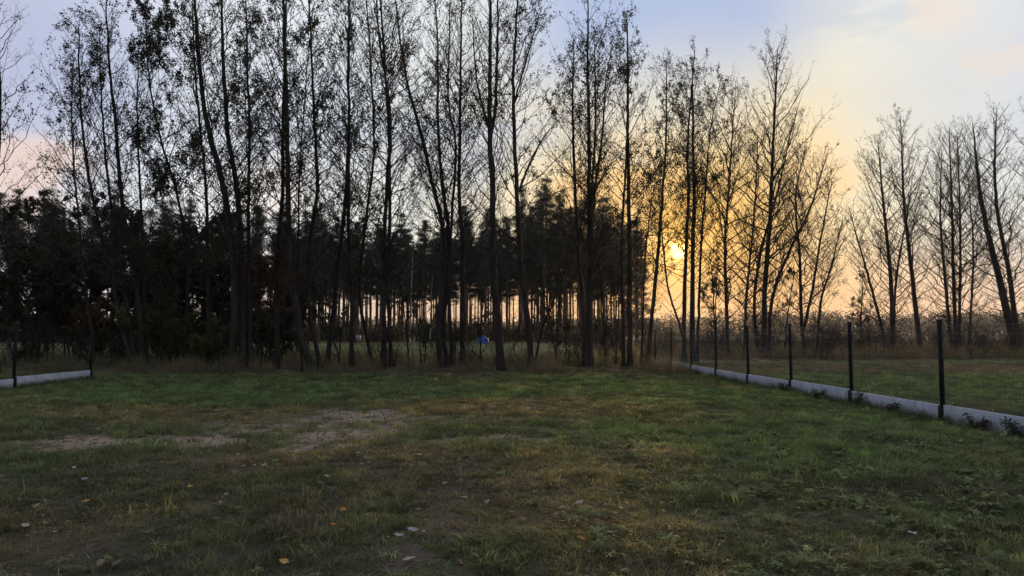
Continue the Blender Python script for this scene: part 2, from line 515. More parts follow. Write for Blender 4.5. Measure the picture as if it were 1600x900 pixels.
# ------------------------------------------------------------------ trees
def smooth_line(P, n):
    """resample control points (K,3) to n points with a Catmull-Rom spline"""
    P = np.asarray(P, float)
    Q = np.vstack([2 * P[0] - P[1], P, 2 * P[-1] - P[-2]])
    seg = np.linalg.norm(np.diff(P, axis=0), axis=1); cum = np.concatenate([[0], np.cumsum(seg)])
    s = np.linspace(0, cum[-1], n); out = []
    for v in s:
        k = min(int(np.searchsorted(cum, v, 'right') - 1), len(P) - 2)
        t = (v - cum[k]) / max(seg[k], 1e-6)
        a, b_, c_, d_ = Q[k], Q[k + 1], Q[k + 2], Q[k + 3]
        out.append(0.5 * (2 * b_ + (c_ - a) * t + (2 * a - 5 * b_ + 4 * c_ - d_) * t * t + (3 * b_ - a - 3 * c_ + d_) * t ** 3))
    return np.array(out), cum[-1]


def unit(v): return v / (np.linalg.norm(v, axis=-1, keepdims=True) + 1e-9)


def grow(path, rad, length, rng, twig, leaf, t0=0.25, dens=1.0, spread=1.0, leaf_n=1.0, leaf_size=0.10, lmax=None, levels=3, clump=0.35, tw=1.0):
    """branches, twigs and leaves along one stem; path (n,3)"""
    n1 = int(max(6, length * 3.3 * dens))
    t = t0 + (0.985 - t0) * (np.arange(n1) + rng.random(n1)) / n1
    f = t * (len(path) - 1); i0 = np.clip(f.astype(int), 0, len(path) - 2); fr = (f - i0)[:, None]
    start = path[i0] * (1 - fr) + path[i0 + 1] * fr
    tang = unit(path[i0 + 1] - path[i0])
    rs = rad[i0]
    az = np.arange(n1) * 2.4 + rng.normal(0, 0.5, n1)
    el = np.radians(14 + 38 * t + rng.normal(0, 11, n1))
    d0 = np.stack([np.cos(az) * np.cos(el), np.sin(az) * np.cos(el), np.sin(el)], 1)
    d0 = unit(d0 + tang * 0.25)
    if lmax is None: lmax = 0.6 + 0.145 * length
    shape = np.interp(t, [0, 0.15, 0.35, 0.6, 0.85, 1.0], [0.35, 0.7, 1.0, 0.9, 0.55, 0.25])
    L = lmax * spread * shape * (0.45 + 0.75 * rng.random(n1))
    K = 7
    s = np.linspace(0, 1, K)
    bend = np.stack([np.zeros(n1), np.zeros(n1), 0.15 + 0.5 * rng.random(n1)], 1)
    side = unit(np.cross(d0, [0, 0, 1.0])) * rng.normal(0, 0.28, (n1, 1))
    P = start[:, None] + L[:, None, None] * (d0[:, None] * s[None, :, None] + (bend + side)[:, None] * (s ** 2)[None, :, None] * 0.6)
    P[:, 1:] += rng.normal(0, 0.035, (n1, K - 1, 3)) * L[:, None, None] * 0.6
    r0 = np.minimum(rs * 0.5, 0.005 + 0.0065 * L)
    R = (r0[:, None] * (1 - s) ** 0.8 + 0.0035) * tw
    twig.tubes(P, R, 4)
    leafpts = []
    # twigs on branches
    m2 = np.maximum(2, (L * 2.7 * (0.8 + 0.4 * dens)).astype(int))
    bi = np.repeat(np.arange(n1), m2)
    n2 = len(bi)
    u = 0.18 + 0.82 * rng.random(n2)
    f = u * (K - 1); k0 = np.clip(f.astype(int), 0, K - 2); fr = (f - k0)[:, None]
    S2 = P[bi, k0] * (1 - fr) + P[bi, k0 + 1] * fr
    T2 = unit(P[bi, k0 + 1] - P[bi, k0])
    rnd = unit(np.cross(T2, rng.normal(size=(n2, 3))))
    D2 = unit(T2 * 0.75 + rnd * 0.75 + np.array([0, 0, 0.25]))
    L2 = (0.22 + 0.42 * L[bi] * (1.05 - u) ** 0.7) * (0.5 + 0.8 * rng.random(n2)) * 0.9
    K2 = 4; s2 = np.linspace(0, 1, K2)
    P2 = S2[:, None] + L2[:, None, None] * (D2[:, None] * s2[None, :, None] + np.array([0, 0, 0.22]) * (s2 ** 2)[None, :, None])
    P2[:, 1:] += rng.normal(0, 0.04, (n2, K2 - 1, 3)) * L2[:, None, None]
    R2 = (0.0042 + 0.0045 * np.minimum(L2, 1.2))[:, None] * (1 - 0.7 * s2) * tw
    twig.tubes(P2, R2, 3)
    leafpts.append(P2[:, 1:].reshape(-1, 3))
    if levels > 2:
        m3 = 3
        ti = np.repeat(np.arange(n2), m3); n3 = len(ti)
        u = 0.2 + 0.8 * rng.random(n3)
        f = u * (K2 - 1); k0 = np.clip(f.astype(int), 0, K2 - 2); fr = (f - k0)[:, None]
        S3 = P2[ti, k0] * (1 - fr) + P2[ti, k0 + 1] * fr
        T3 = unit(P2[ti, k0 + 1] - P2[ti, k0])
        D3 = unit(T3 * 0.7 + unit(np.cross(T3, rng.normal(size=(n3, 3)))) * 0.8 + np.array([0, 0, 0.2]))
        L3 = 0.08 + 0.38 * L2[ti] * rng.random(n3)
        P3 = np.stack([S3, S3 + D3 * L3[:, None] * 0.5 + rng.normal(0, 0.012, (n3, 3)), S3 + D3 * L3[:, None] + np.array([0, 0, 0.04])], 1)
        R3 = np.broadcast_to(np.array([0.0046, 0.0038, 0.0024]) * tw, (n3, 3))
        twig.tubes(P3, R3, 3)
        leafpts.append(P3[:, 1:].reshape(-1, 3))
    A = np.concatenate(leafpts)
    nl = int(length * 235 * leaf_n)
    if nl and leaf is not None:
        # leaves hang on in clusters: keep where a coarse noise is high
        q = fbm(A[:, 0] * 1.1 + A[:, 1] * 0.7, A[:, 2] * 1.1, 77, 2)
        pr = np.clip((q - clump), 0.05, 1) ** 1.5
        hz = (A[:, 2] - path[0, 2]) / max(path[-1, 2] - path[0, 2], 0.1)
        pr = pr * (0.35 + np.clip(hz, 0, 1.1))
        pick = rng.choice(len(A), nl, p=pr / pr.sum())
        C = A[pick] + rng.normal(0, 0.04, (nl, 3))
        leaf.leaves(C, leaf_size * (0.6 + 0.8 * rng.random(nl)), leaf_size * 0.75 * (0.6 + 0.6 * rng.random(nl)), rng, -0.4)


def make_tree(name, label, cat, depth, stems, leaf_n=1.0, t0=0.2, dens=1.0, spread=1.0, seed=0, mats=(None, None, None), group=None, leaf_size=0.10, levels=3, clump=0.35):
    """stems: list of (pixel control points from the base up, stem width in pixels at the base)"""
    rng = np.random.default_rng(1000 + seed)
    mb, mt, ml = mats[0] or M_BARK, mats[1] or M_TWIG, mats[2] or M_LEAF
    p0 = at_depth(*stems[0][0][0], depth)
    org = np.array([p0[0], depth, gz(p0[0], depth)])
    root = empty(name, org)
    tag(root, label, cat, group)
    twig = Geo(); leaf = Geo()
    for k, (pts, wpx) in enumerate(stems):
        P = np.array([at_depth(x, y, depth) for x, y in pts])
        grounded = pts[0][1] > 530
        if grounded:
            zb = P[0, 2]; P[0, 2] = gz(P[0, 0], P[0, 1]) - 0.1
        hz = (P[:, 2] - P[0, 2]) / max(P[-1, 2] - P[0, 2], 0.1)
        if grounded: P[:, 1] += hz ** 1.2 * rng.normal(0, 1.1) + np.sin(hz * 5 + rng.random() * 6) * 0.25 * hz + (k * 0.22 if k else 0)
        n = int(max(12, 34 * min(1, len(pts) / 5)))
        path, length = smooth_line(P, n)
        path[1:-1] += rng.normal(0, 0.012, (n - 2, 3))
        r0 = wpx * (0.56 if depth < 42 else 0.72) / FPX * depth / 2
        tt = np.linspace(0, 1, n)
        rad = r0 * ((1 - tt) ** 0.72 + 0.02) * (1 + 0.10 * (vnoise(tt * length * 1.3 + seed * 7, tt * 0, seed) - 0.5)) + 0.012
        if grounded: rad = rad * (1 + 0.55 * np.exp(-tt * length / 0.35))
        tg = Geo(); tg.tubes(path[None], rad[None], 8 if wpx > 7 else 6)
        link('trunk', tg.mesh('trunk', mb, True, org), root)
        grow(path, rad, length, rng, twig, leaf, (t0 if grounded else 0.1), dens, spread, leaf_n, leaf_size, levels=levels, clump=clump, tw=1.25 if depth > 42 else 0.82)
    cr = link('crown', twig.mesh('crown', mt, False, org), root); tag(cr, kind='stuff')
    if leaf.v:
        lf = link('leaves', leaf.mesh('leaves', ml, False, org), cr); tag(lf, kind='stuff')
    return root


ALD = 'alder trees along the lawn edge'
RGT = 'bare trees in the meadow beyond the fence'
TREES = [
    # label, depth, leafiness, first branch, stems
    ('dark bare tree cut by the left edge of the picture', 26, 0.5, 0.25, [([(-6, 590), (1, 300), (3, 150), (0, -10)], 13)], ALD),
    ('thin leaning tree left of the four-stemmed clump', 30, 1.1, 0.3, [([(150, 585), (128, 450), (107, 300), (98, 180), (97, 80)], 6)], ALD),
    ('clump of four slim stems fanning out to the left from one stump', 29, 0.9, 0.25, [
        ([(205, 578), (182, 470), (167, 400), (145, 300), (130, 200), (120, 100), (117, 25)], 11),
        ([(208, 578), (191, 470), (173, 370), (163, 300), (155, 200), (150, 100), (147, 35)], 9),
        ([(214, 578), (208, 467), (198, 400), (187, 300), (185, 200), (179, 100), (176, -10)], 15),
        ([(219, 578), (213, 470), (206, 300), (205, 180), (210, 70)], 9)], ALD),
    ('slender tree with the densest leafy crown, left of the thick trunks', 31, 4.5, 0.3, [
        ([(283, 580), (296, 450), (290, 330), (266, 230), (250, 130), (246, 20)], 8)], ALD),
    ('straight thin tree just left of the thick three-stemmed clump', 30, 2.2, 0.25, [
        ([(326, 580), (324, 450), (322, 300), (314, 200), (307, 100), (301, -20)], 10)], ALD),
    ('thickest trunk, forking low into three tall stems that lean left', 28, 1.5, 0.22, [
        ([(364, 582), (368, 440), (353, 300), (336, 230), (322, 150), (316, 0), (312, -90)], 21),
        ([(376, 582), (375, 440), (367, 300), (352, 200), (345, 100), (340, 0), (338, -100)], 18),
        ([(386, 582), (382, 440), (380, 300), (380, 200), (375, 100), (373, -60)], 11)], ALD),
    ('upright slim trunk next left of the thick one with the bent foot', 29, 1.2, 0.25, [
        ([(432, 578), (432, 400), (437, 300), (433, 180), (432, 0), (431, -80)], 13)], ALD),
    ('thick straight trunk whose foot bends off to the right', 28, 1.2, 0.22, [
        ([(489, 578), (466, 500), (456, 400), (454, 300), (453, 100), (453, -110)], 18),
        ([(470, 578), (463, 450), (461, 300), (465, 150), (470, 50)], 6)], ALD),
    ('wavy trunk with its foot swept right, next after the bent-footed one', 29, 1.0, 0.25, [
        ([(501, 575), (483, 467), (487, 367), (497, 300), (493, 200), (488, 60), (487, -80)], 11)], ALD),
    ('tree leaning right from beside the wavy trunk', 30, 0.8, 0.25, [
        ([(510, 573), (523, 460), (533, 360), (539, 300), (543, 200), (540, 80), (538, -70)], 12)], ALD),
    ('slim straight tree right of the one that leans right', 29.5, 0.8, 0.25, [
        ([(550, 577), (552, 467), (550, 367), (552, 300), (555, 150), (561, 20)], 11)], ALD),
    ('crooked thin tree with a kink at mid height', 31, 0.8, 0.25, [
        ([(583, 573), (563, 460), (576, 333), (580, 300), (587, 240), (582, 100), (573, -30)], 8)], ALD),
    ('pair of stems side by side on one stump, left of the wide fan of three', 29, 0.8, 0.25, [
        ([(599, 574), (601, 450), (600, 400), (605, 300), (610, 180), (594, 60), (588, -60)], 12),
        ([(611, 574), (607, 450), (613, 330), (615, 200), (610, 50), (606, -70)], 10)], ALD),
    ('clump of three twisted stems spreading out to the upper left', 29, 0.6, 0.3, [
        ([(690, 573), (684, 517), (692, 433), (690, 350), (678, 300), (655, 200), (640, 150), (625, 70), (612, -30)], 14),
        ([(699, 573), (691, 510), (698, 433), (698, 350), (690, 300), (680, 180), (677, 40), (668, -70)], 12),
        ([(705, 573), (701, 430), (706, 340), (712, 230), (702, 160), (706, 20)], 9)], ALD),
    ('straight slim trunk right beside the twisted three-stemmed clump', 30, 0.5, 0.3, [
        ([(723, 574), (723, 450), (722, 367), (718, 300), (721, 100), (723, -50)], 12)], ALD),
    ('thick trunk branching into a candelabra of upright limbs near the middle', 28, 0.5, 0.3, [
        ([(784, 578), (774, 467), (770, 400), (770, 300), (766, 200), (768, 0), (768, -80)], 20),
        ([(766, 215), (775, 150), (778, 0), (780, -50)], 9),
        ([(766, 210), (746, 130), (738, 30)], 6)], ALD),
    ('bent trunk with a forked foot and a limb reaching right', 29, 0.55, 0.3, [
        ([(829, 575), (827, 517), (815, 433), (807, 300), (802, 150), (806, 50), (812, -50)], 15),
        ([(811, 300), (822, 270), (845, 222), (872, 188)], 7),
        ([(834, 572), (848, 510), (864, 470), (872, 400)], 6),
        ([(803, 160), (818, 110), (832, 60), (846, 10)], 5)], ALD),
    ('clump of four stems on one trunk, next left of the two parallel stems', 29, 0.7, 0.25, [
        ([(915, 576), (913, 487), (905, 400), (901, 300), (898, 170), (900, 45)], 13),
        ([(921, 576), (922, 420), (921, 300), (920, 200), (918, 100), (920, -20)], 16),
        ([(925, 420), (925, 300), (931, 180), (928, 55)], 8),
        ([(927, 576), (928, 400), (934, 290), (945, 220), (955, 110), (967, 40)], 10)], ALD),
    ('two parallel straight stems standing left of the low sun', 29, 0.8, 0.25, [
        ([(984, 573), (985, 417), (984, 300), (984, 200), (986, 100), (987, 2)], 14),
        ([(976, 573), (973, 400), (977, 300), (981, 200), (982, 100)], 9)], ALD),
    ('very thin sapling between the parallel stems and the leaning tree', 33, 0.5, 0.3, [
        ([(1002, 572), (1004, 417), (1011, 340), (1022, 270)], 5)], ALD),
    ('slim tree leaning right at the far end of the concrete fence base', 35, 1.3, 0.3, [
        ([(1012, 572), (1030, 400), (1039, 300), (1047, 200), (1052, 75)], 11)], ALD),
    ('thin bowed tree arching up left beneath the sun', 38, 0.4, 0.3, [
        ([(1075, 570), (1064, 510), (1048, 450), (1040, 357), (1036, 280)], 6)], ALD),
    ('clump of three stems with the sun shining just left of it', 38, 1.3, 0.3, [
        ([(1068, 568), (1070, 450), (1073, 383), (1077, 300), (1075, 220), (1084, 80)], 12),
        ([(1086, 568), (1085, 500), (1090, 383), (1096, 300), (1100, 150), (1102, 65)], 15),
        ([(1092, 540), (1098, 383), (1104, 300), (1111, 200), (1126, 120)], 7)], ALD),
    ('thin upright tree first to the right of the sun', 46, 0.7, 0.3, [
        ([(1138, 558), (1137, 430), (1139, 367), (1146, 300), (1156, 180), (1161, 130)], 8)], RGT),
    ('sapling between the sun and the broad-topped tree', 46, 0.6, 0.25, [
        ([(1163, 558), (1165, 470), (1168, 430), (1175, 333), (1181, 215)], 6)], RGT),
    ('broad tree right of the sun with limbs spreading to the right', 48, 0.7, 0.22, [
        ([(1193, 557), (1192, 450), (1196, 350), (1198, 250), (1199, 92)], 12),
        ([(1203, 557), (1206, 470), (1228, 400), (1258, 330), (1282, 240)], 8),
        ([(1188, 557), (1182, 470), (1192, 390), (1215, 300), (1240, 190)], 7)], RGT),
    ('low forked tree right of the broad spreading one', 50, 0.7, 0.25, [
        ([(1258, 556), (1250, 490), (1245, 400), (1238, 310), (1250, 240)], 8),
        ([(1255, 520), (1272, 440), (1281, 380), (1300, 280)], 6)], RGT),
    ('small right-leaning tree just left of the second nearest fence post', 52, 0.5, 0.25, [
        ([(1277, 555), (1283, 470), (1300, 420), (1322, 340)], 6)], RGT),
    ('forked tree standing midway between the two nearest fence posts', 55, 0.5, 0.2, [
        ([(1395, 556), (1392, 440), (1382, 330), (1376, 215)], 10),
        ([(1390, 540), (1372, 480), (1352, 400), (1334, 320)], 7),
        ([(1396, 530), (1401, 430), (1417, 340), (1425, 280)], 5)], RGT),
    ('slim left-leaning tree just left of the nearest fence post', 55, 0.6, 0.2, [
        ([(1439, 556), (1424, 440), (1408, 310), (1397, 192)], 10)], RGT),
    ('thin left-leaning tree right of the nearest fence post', 57, 0.3, 0.2, [
        ([(1488, 555), (1470, 440), (1452, 345), (1443, 250)], 7)], RGT),
    ('pair of thin stems close together beyond the fence mesh', 57, 0.3, 0.2, [
        ([(1494, 555), (1488, 430), (1481, 310), (1470, 203)], 8),
        ([(1501, 555), (1498, 400), (1494, 300), (1485, 210)], 6)], RGT),
    ('thin upright tree between the pair of stems and the thick leaning one', 58, 0.3, 0.2, [
        ([(1514, 555), (1520, 400), (1515, 330), (1510, 250)], 5)], RGT),
    ('thick double-stemmed tree leaning left near the right edge', 54, 0.3, 0.2, [
        ([(1589, 557), (1566, 430), (1546, 310), (1535, 185)], 16),
        ([(1596, 557), (1577, 430), (1555, 310), (1552, 172)], 11)], RGT),
    ('bare tree whose crown is cut by the right edge', 56, 0.4, 0.2, [
        ([(1650, 556), (1625, 400), (1607, 280), (1598, 185)], 10)], RGT),
]
for i, (lab, dep, lf, t0, stems, grp) in enumerate(TREES):
    far_ = dep > 42
    make_tree('alder_tree' if grp == ALD else 'bare_tree', lab, 'tree', dep, stems, lf, t0 * (0.75 if not far_ else 0.4), 1.05, 1.1 if not far_ else 1.45, i, group=grp, clump=0.32, leaf_size=0.08)

# thin suckers and saplings at the foot of the alder row
SAP = [(245, 30, 150, 'left of the thin straight tree'), (402, 31, 120, 'between the thickest trunk and the slim upright one'), (528, 32, 150, 'behind the wavy trunk'),
       (640, 31, 170, 'in the gap left of the twisted clump'), (658, 33, 110, 'nearer the twisted clump, in the gap left of it'), (750, 31, 140, 'left of the candelabra trunk'),
       (868, 32, 190, 'in the gap left of the four-stemmed clump'), (885, 34, 120, 'nearer the four-stemmed clump, in the gap left of it'), (945, 31, 170, 'right of the four-stemmed clump'),
       (962, 33, 130, 'left of the two parallel stems'), (1118, 44, 160, 'behind the fence, right of the sun'), (1225, 52, 120, 'under the broad spreading tree'), (1345, 60, 120, 'left of the forked tree, beyond the fence')]
for i, (px, d, hpx, where) in enumerate(SAP):
    yb = HORIZON + FPX * CAMH / d
    r = random.Random(i)
    lean = r.uniform(-30, 30)
    st = [([(px, yb), (px + lean * 0.3, yb - hpx * 0.5), (px + lean, yb - hpx)], 3.2)]
    if i % 2 == 0: st.append(([(px + 4, yb), (px - lean * 0.4, yb - hpx * 0.4), (px - lean * 1.3, yb - hpx * 0.8)], 2.6))
    make_tree('sapling', 'thin bare sapling ' + where, 'sapling', d, st, 0.8, 0.15, 1.0, 1.0, 200 + i, group='saplings at the foot of the tree row', levels=3)

# two pale birches in front of the pines
for i, (px, d, ytop, lab) in enumerate([(641, 100, 370, 'slim pale birch before the pines, left of the twisted clump'), (672, 104, 430, 'short pale birch before the pines, just left of the twisted clump')]):
    yb = HORIZON + FPX * CAMH / d
    make_tree('birch_tree', lab, 'tree', d, [([(px, yb), (px + 2, (yb + ytop) / 2), (px + 6, ytop)], 2.6)], 0.3, 0.4, 0.4, 0.5, 240 + i, mats=(M_BIRCH, M_TWIG, M_LEAFBRN), group='birches before the pines', levels=2)

# leafy shrubs of the left understorey
SHR = [(30, 33, 170, 3.2, 0, 'dark leafy shrub at the left edge behind the low fence'), (110, 36, 200, 3.6, 0, 'tall dark shrub behind the left fence end'), (165, 34, 90, 2.0, 2, 'brown-leaved shrub left of the four-stemmed clump'),
       (255, 35, 185, 3.4, 0, 'tall dark olive shrub right of the four-stemmed clump'), (300, 38, 230, 4.0, 0, 'tallest dark shrub left of the thickest trunk'), (268, 31.5, 62, 1.6, 1, 'low yellowing bush between the four-stemmed clump and the thin straight tree'),
       (345, 36, 140, 3.0, 0, 'dark shrub hiding behind the thickest trunk'), (398, 40, 180, 3.6, 3, 'reddish autumn shrub right of the thickest trunk'), (415, 33, 70, 1.6, 0, 'low dark shrub left of the slim upright trunk'),
       (205, 42, 230, 4.2, 0, 'big dark shrub behind the four-stemmed clump'), (60, 44, 240, 4.4, 0, 'big dark shrub behind the left fence post'), (455, 45, 150, 3.4, 0, 'dark thin shrub behind the bent-footed trunk'), (335, 30, 48, 1.3, 1, 'low yellow-green bush beside the thickest trunk')]
for i, (px, d, hpx, wd, kind, lab) in enumerate(SHR):
    yb = HORIZON + FPX * CAMH / d
    r = random.Random(50 + i); st = []
    for k in range(5):
        a = (k - 2) / 2 + r.uniform(-0.2, 0.2); wpx = wd * FPX / d * 0.42
        h = hpx * r.uniform(0.7, 1.05)
        st.append(([(px + a * 6, yb), (px + a * wpx * 0.45, yb - h * 0.5), (px + a * wpx, yb - h)], 3.5))
    make_tree('shrub', lab, 'shrub', d, st, 5.0 if kind != 1 else 7.0, 0.06, 1.0, 1.5, 300 + i, mats=(None, None, [M_SHRUB, M_YSHRUB, M_LEAFBRN, M_LEAFRED][kind]), group='shrubs of the left understorey', leaf_size=0.12, levels=2, clump=0.2)

# ------------------------------------------------------------------ pine wood behind
def pine_proto(seed, H=27.0, cb=0.46, low=False):
    rng = np.random.default_rng(seed)
    tr = Geo(); tt = np.linspace(0, 1, 14)
    path = np.stack([np.cumsum(rng.normal(0, 0.05, 14)), np.cumsum(rng.normal(0, 0.05, 14)), tt * H], 1)
    rad = 0.20 * (1 - tt) ** 0.7 + 0.03
    tr.tubes(path[None], rad[None], 7)
    # dead stubs below the crown
    n = 44; zz_ = np.sqrt(rng.uniform(0.003, max(cb, 0.06) ** 2, n)); az = rng.uniform(0, 6.28, n)
    st = np.stack([np.interp(zz_, tt, path[:, 0]), np.interp(zz_, tt, path[:, 1]), zz_ * H], 1)
    L = rng.uniform(0.4, 2.0, n)
    en = st + np.stack([np.cos(az), np.sin(az), rng.uniform(-0.2, 0.2, n)], 1) * L[:, None]
    tr.tubes(np.stack([st, (st + en) / 2, en], 1), np.broadcast_to([0.02, 0.015, 0.008], (n, 3)), 3)
    br = Geo(); nd = Geo()
    n1 = 50 if not low else 80
    t = cb + (0.99 - cb) * np.sort(rng.random(n1))
    x0 = np.stack([np.interp(t, tt, path[:, 0]), np.interp(t, tt, path[:, 1]), t * H], 1)
    az = rng.uniform(0, 6.28, n1)
    rel = (t - cb) / (1 - cb)
    Lm = np.interp(rel, [0, 0.25, 0.7, 1], [1.6, 2.8, 1.9, 0.3] if not low else [2.6, 2.3, 1.1, 0.15]) * (0.45 + 0.95 * rng.random(n1))
    el = np.radians(np.interp(rel, [0, 1], [-5, 45]) + rng.normal(0, 12, n1))
    d = np.stack([np.cos(az) * np.cos(el), np.sin(az) * np.cos(el), np.sin(el)], 1)
    s = np.linspace(0, 1, 4)
    P = x0[:, None] + Lm[:, None, None] * (d[:, None] * s[None, :, None] + np.array([0, 0, 0.18]) * (s ** 2)[None, :, None])
    br.tubes(P, np.broadcast_to(np.array([0.045, 0.03, 0.02, 0.008]), (n1, 4)), 3)
    for k in range(n1):
        m_ = 3 + int(4.5 * min(1.0, Lm[k] / 2.0))
        u = 0.35 + 0.65 * rng.random(m_)
        c_ = x0[k] + d[k] * (Lm[k] * u)[:, None] + rng.normal(0, 0.22, (m_, 3)) * [1.3, 1.3, 0.7]
        nn = 30
        C = np.repeat(c_, nn, 0) + rng.normal(0, 0.32, (m_ * nn, 3)) * [1, 1, 0.4]
        nd.leaves(C, 0.36 * (0.6 + 0.7 * rng.random(m_ * nn)), 0.055, rng, 0.7)
    return tr.mesh('trunk', M_PINEBARK, True), br.mesh('crown', M_PINEBARK), nd.mesh('needles', M_NEEDLE)


PROTOS = [pine_proto(900 + k, 27.0 + (k % 3) * 0.8, 0.42 + 0.03 * (k % 3)) for k in range(6)]
LOWP = [pine_proto(950 + k, 24.0, 0.10, True) for k in range(2)]
rp = np.random.default_rng(5)


def place_pine(x, y, sc, proto, label, group):
    o = empty('pine_tree', (x, y, gz(x, y) - 0.1), rp.uniform(0, 6.28))
    o.scale = (sc * rp.uniform(0.9, 1.15), sc * rp.uniform(0.9, 1.15), sc)
    tag(o, label, 'tree', group)
    link('trunk', proto[0], o)
    cr = tag(link('crown', proto[1], o), kind='stuff')
    tag(link('needles', proto[2], cr), kind='stuff')
    return o


def top_scale(px):
    """height of the wood's skyline along the picture"""
    y = np.interp(px, [-100, 60, 180, 300, 400, 480, 560, 640, 700, 780, 850, 900, 950, 990], [312, 312, 318, 318, 328, 330, 348, 352, 345, 330, 303, 310, 318, 340])
    return (HORIZON - y)


spots = []
for row in range(11):
    yy = 128 + row * 4.0
    x = -46.0 - (row % 2) * 1.6
    while x < 24.5:
        spots.append((x + rp.normal(0, 0.55), yy + rp.normal(0, 0.7), True)); x += 3.75
for row in range(4):
    yy = 126 + row * 5.5
    x = -118.0 + (row % 2) * 2
    while x < -46:
        spots.append((x + rp.normal(0, 0.8), yy + rp.normal(0, 1.0), False)); x += 4.6
for i, (x, y, inner) in enumerate(spots):
    px = 800 + FPX * x / y
    if px < -70: continue
    Hh = top_scale(px) / FPX * 128 + CAMH
    sc = Hh / 27.0 * rp.uniform(0.82, 1.10)
    if inner: place_pine(x, y, sc, PROTOS[i % 6], 'tall straight pine in the open-trunked wood behind the alder row', 'pines of the wood with light between the trunks')
    elif i % 4 == 1: place_pine(x, y, sc * 1.12, LOWP[i % 2], 'pointed dark conifer among the pines of the left wood', 'pointed conifers of the left wood')
    else: place_pine(x, y, sc, PROTOS[i % 6], 'tall pine in the dark dense wood at the left', 'pines of the dark left wood')
# pines branched to the ground at the wood's right corner, and young growth closing the left wood
for k, (x, y, sc) in enumerate([(22.5, 127, 0.98), (24.2, 131, 0.86), (20.4, 124, 0.62)]):
    place_pine(x, y, sc, LOWP[k % 2], ['pine branched to the ground at the right corner of the wood', 'outermost pine at the right end of the wood', 'smaller pine in front of the right corner of the wood'][k], 'pines at the right corner of the wood')
x = -100.0; k = 0
while x < -46:
    place_pine(x, 119 + rp.normal(0, 2), rp.uniform(0.45, 0.7), LOWP[k % 2], 'young pine branched to the ground along the dark left wood', 'young pines edging the left wood')
    x += rp.uniform(3.0, 4.2); k += 1

# undergrowth on the wood floor, and the far wood on the horizon
def mass(name, label, cat, xs, ys, hs, per, size, mat, seed):
    rng = np.random.default_rng(seed); gq = Geo()
    for x_, y_, h_ in zip(xs, ys, hs):
        C = np.stack([x_ + rng.normal(0, h_ * 0.45, per), y_ + rng.normal(0, h_ * 0.3, per), h_ * rng.random(per) ** 0.8], 1)
        gq.leaves(C, size * (0.5 + rng.random(per)), size * 0.5, rng, 0.6)
    tag(link(name, gq.mesh(name, mat)), label, cat, kind='stuff')


n = 260
mass('undergrowth', 'dark undergrowth between the pine trunks', 'undergrowth', rp.uniform(-100, 24, n), rp.uniform(124, 172, n), rp.uniform(1.2, 3.6, n), 150, 0.45, M_SHRUB, 70)
n = 900
fx = rp.uniform(-560, 640, n)
mass('far_wood', 'hazy far wood along the horizon', 'wood', fx, 620 + rp.normal(0, 14, n), np.clip(12 + 9 * (fbm(fx * 0.03, fx * 0, 91) - 0.5) + 4 * sstep(60, 200, fx) + rp.normal(0, 2.8, n), 4, 24), 130, 2.0, M_NEEDLE, 71)

# ------------------------------------------------------------------ fences
def fence(name, label, posts, wire=True, wmat=None):
    p0 = posts[0]
    org = np.array([p0[0], p0[1], 0.0])
    root = empty(name, org); tag(root, label, 'fence')
    n_ = len(posts)
    for i, (x, y) in enumerate(posts):
        z = gz(x, y)
        q = posts[min(i + 1, n_ - 1)]; pq = posts[max(i - 1, 0)]
        rz = math.atan2(q[1] - pq[1], q[0] - pq[0])
        g_ = Geo(); g_.box((x, y, z + 0.82), (0.05, 0.066, 1.84), rz)
        po = link('post', g_.mesh('post', M_POST, False, org), root)
        g_ = Geo(); g_.box((x, y, z + 1.752), (0.058, 0.074, 0.024), rz)
        link('cap', g_.mesh('cap', M_POST, False, org), po)
        g_ = Geo(); g_.box((x - 0.004, y, z + 0.14), (0.10, 0.105, 0.30), rz)
        link('bracket', g_.mesh('bracket', M_POST, False, org), po)
        if i == n_ - 1: break
        a = np.array([x, y]); bq = np.array(q); L = np.linalg.norm(bq - a); dd = (bq - a) / L; mid = (a + bq) / 2
        rz = math.atan2(dd[1], dd[0])
        g_ = Geo(); g_.box((mid[0], mid[1], gz(*mid) + 0.10), (L - 0.094, 0.05, 0.40), rz)
        pan = link('plinth_panel', g_.mesh('plinth_panel', M_CONC, False, org), root)
        mo = pan.modifiers.new('edge', 'BEVEL'); mo.width = 0.008; mo.segments = 2
        if not wire: continue
        g_ = Geo()
        nv = int(L / 0.055); s_ = (np.arange(nv) + 0.5) / nv * (L - 0.08) + 0.04
        bx = a[None] + dd[None] * s_[:, None]
        zb = gz(*mid) + 0.315
        P = np.stack([np.column_stack([bx, np.full(nv, zb)]), np.column_stack([bx, np.full(nv, zb + 1.36)])], 1)
        g_.tubes(P, np.full((nv, 2), 0.0022), 4)
        zs = zb + np.array([0.02, 0.2, 0.4, 0.6, 0.8, 1.0, 1.2, 1.34])
        A_ = np.array([[*(a + dd * 0.02), z_] for z_ in zs]); B_ = np.array([[*(bq - dd * 0.02), z_] for z_ in zs])
        # each level is a doubled wire folded into a shallow V
        nrm_ = np.array([-dd[1], dd[0], 0]) * 0.007
        for sg in (-1, 1): g_.tubes(np.stack([A_ + nrm_ * sg, B_ + nrm_ * sg], 1), np.full((len(zs), 2), 0.0026), 4)
        tag(link('mesh_panel', g_.mesh('mesh_panel', wmat or M_WIRE, False, org), root), kind='stuff')


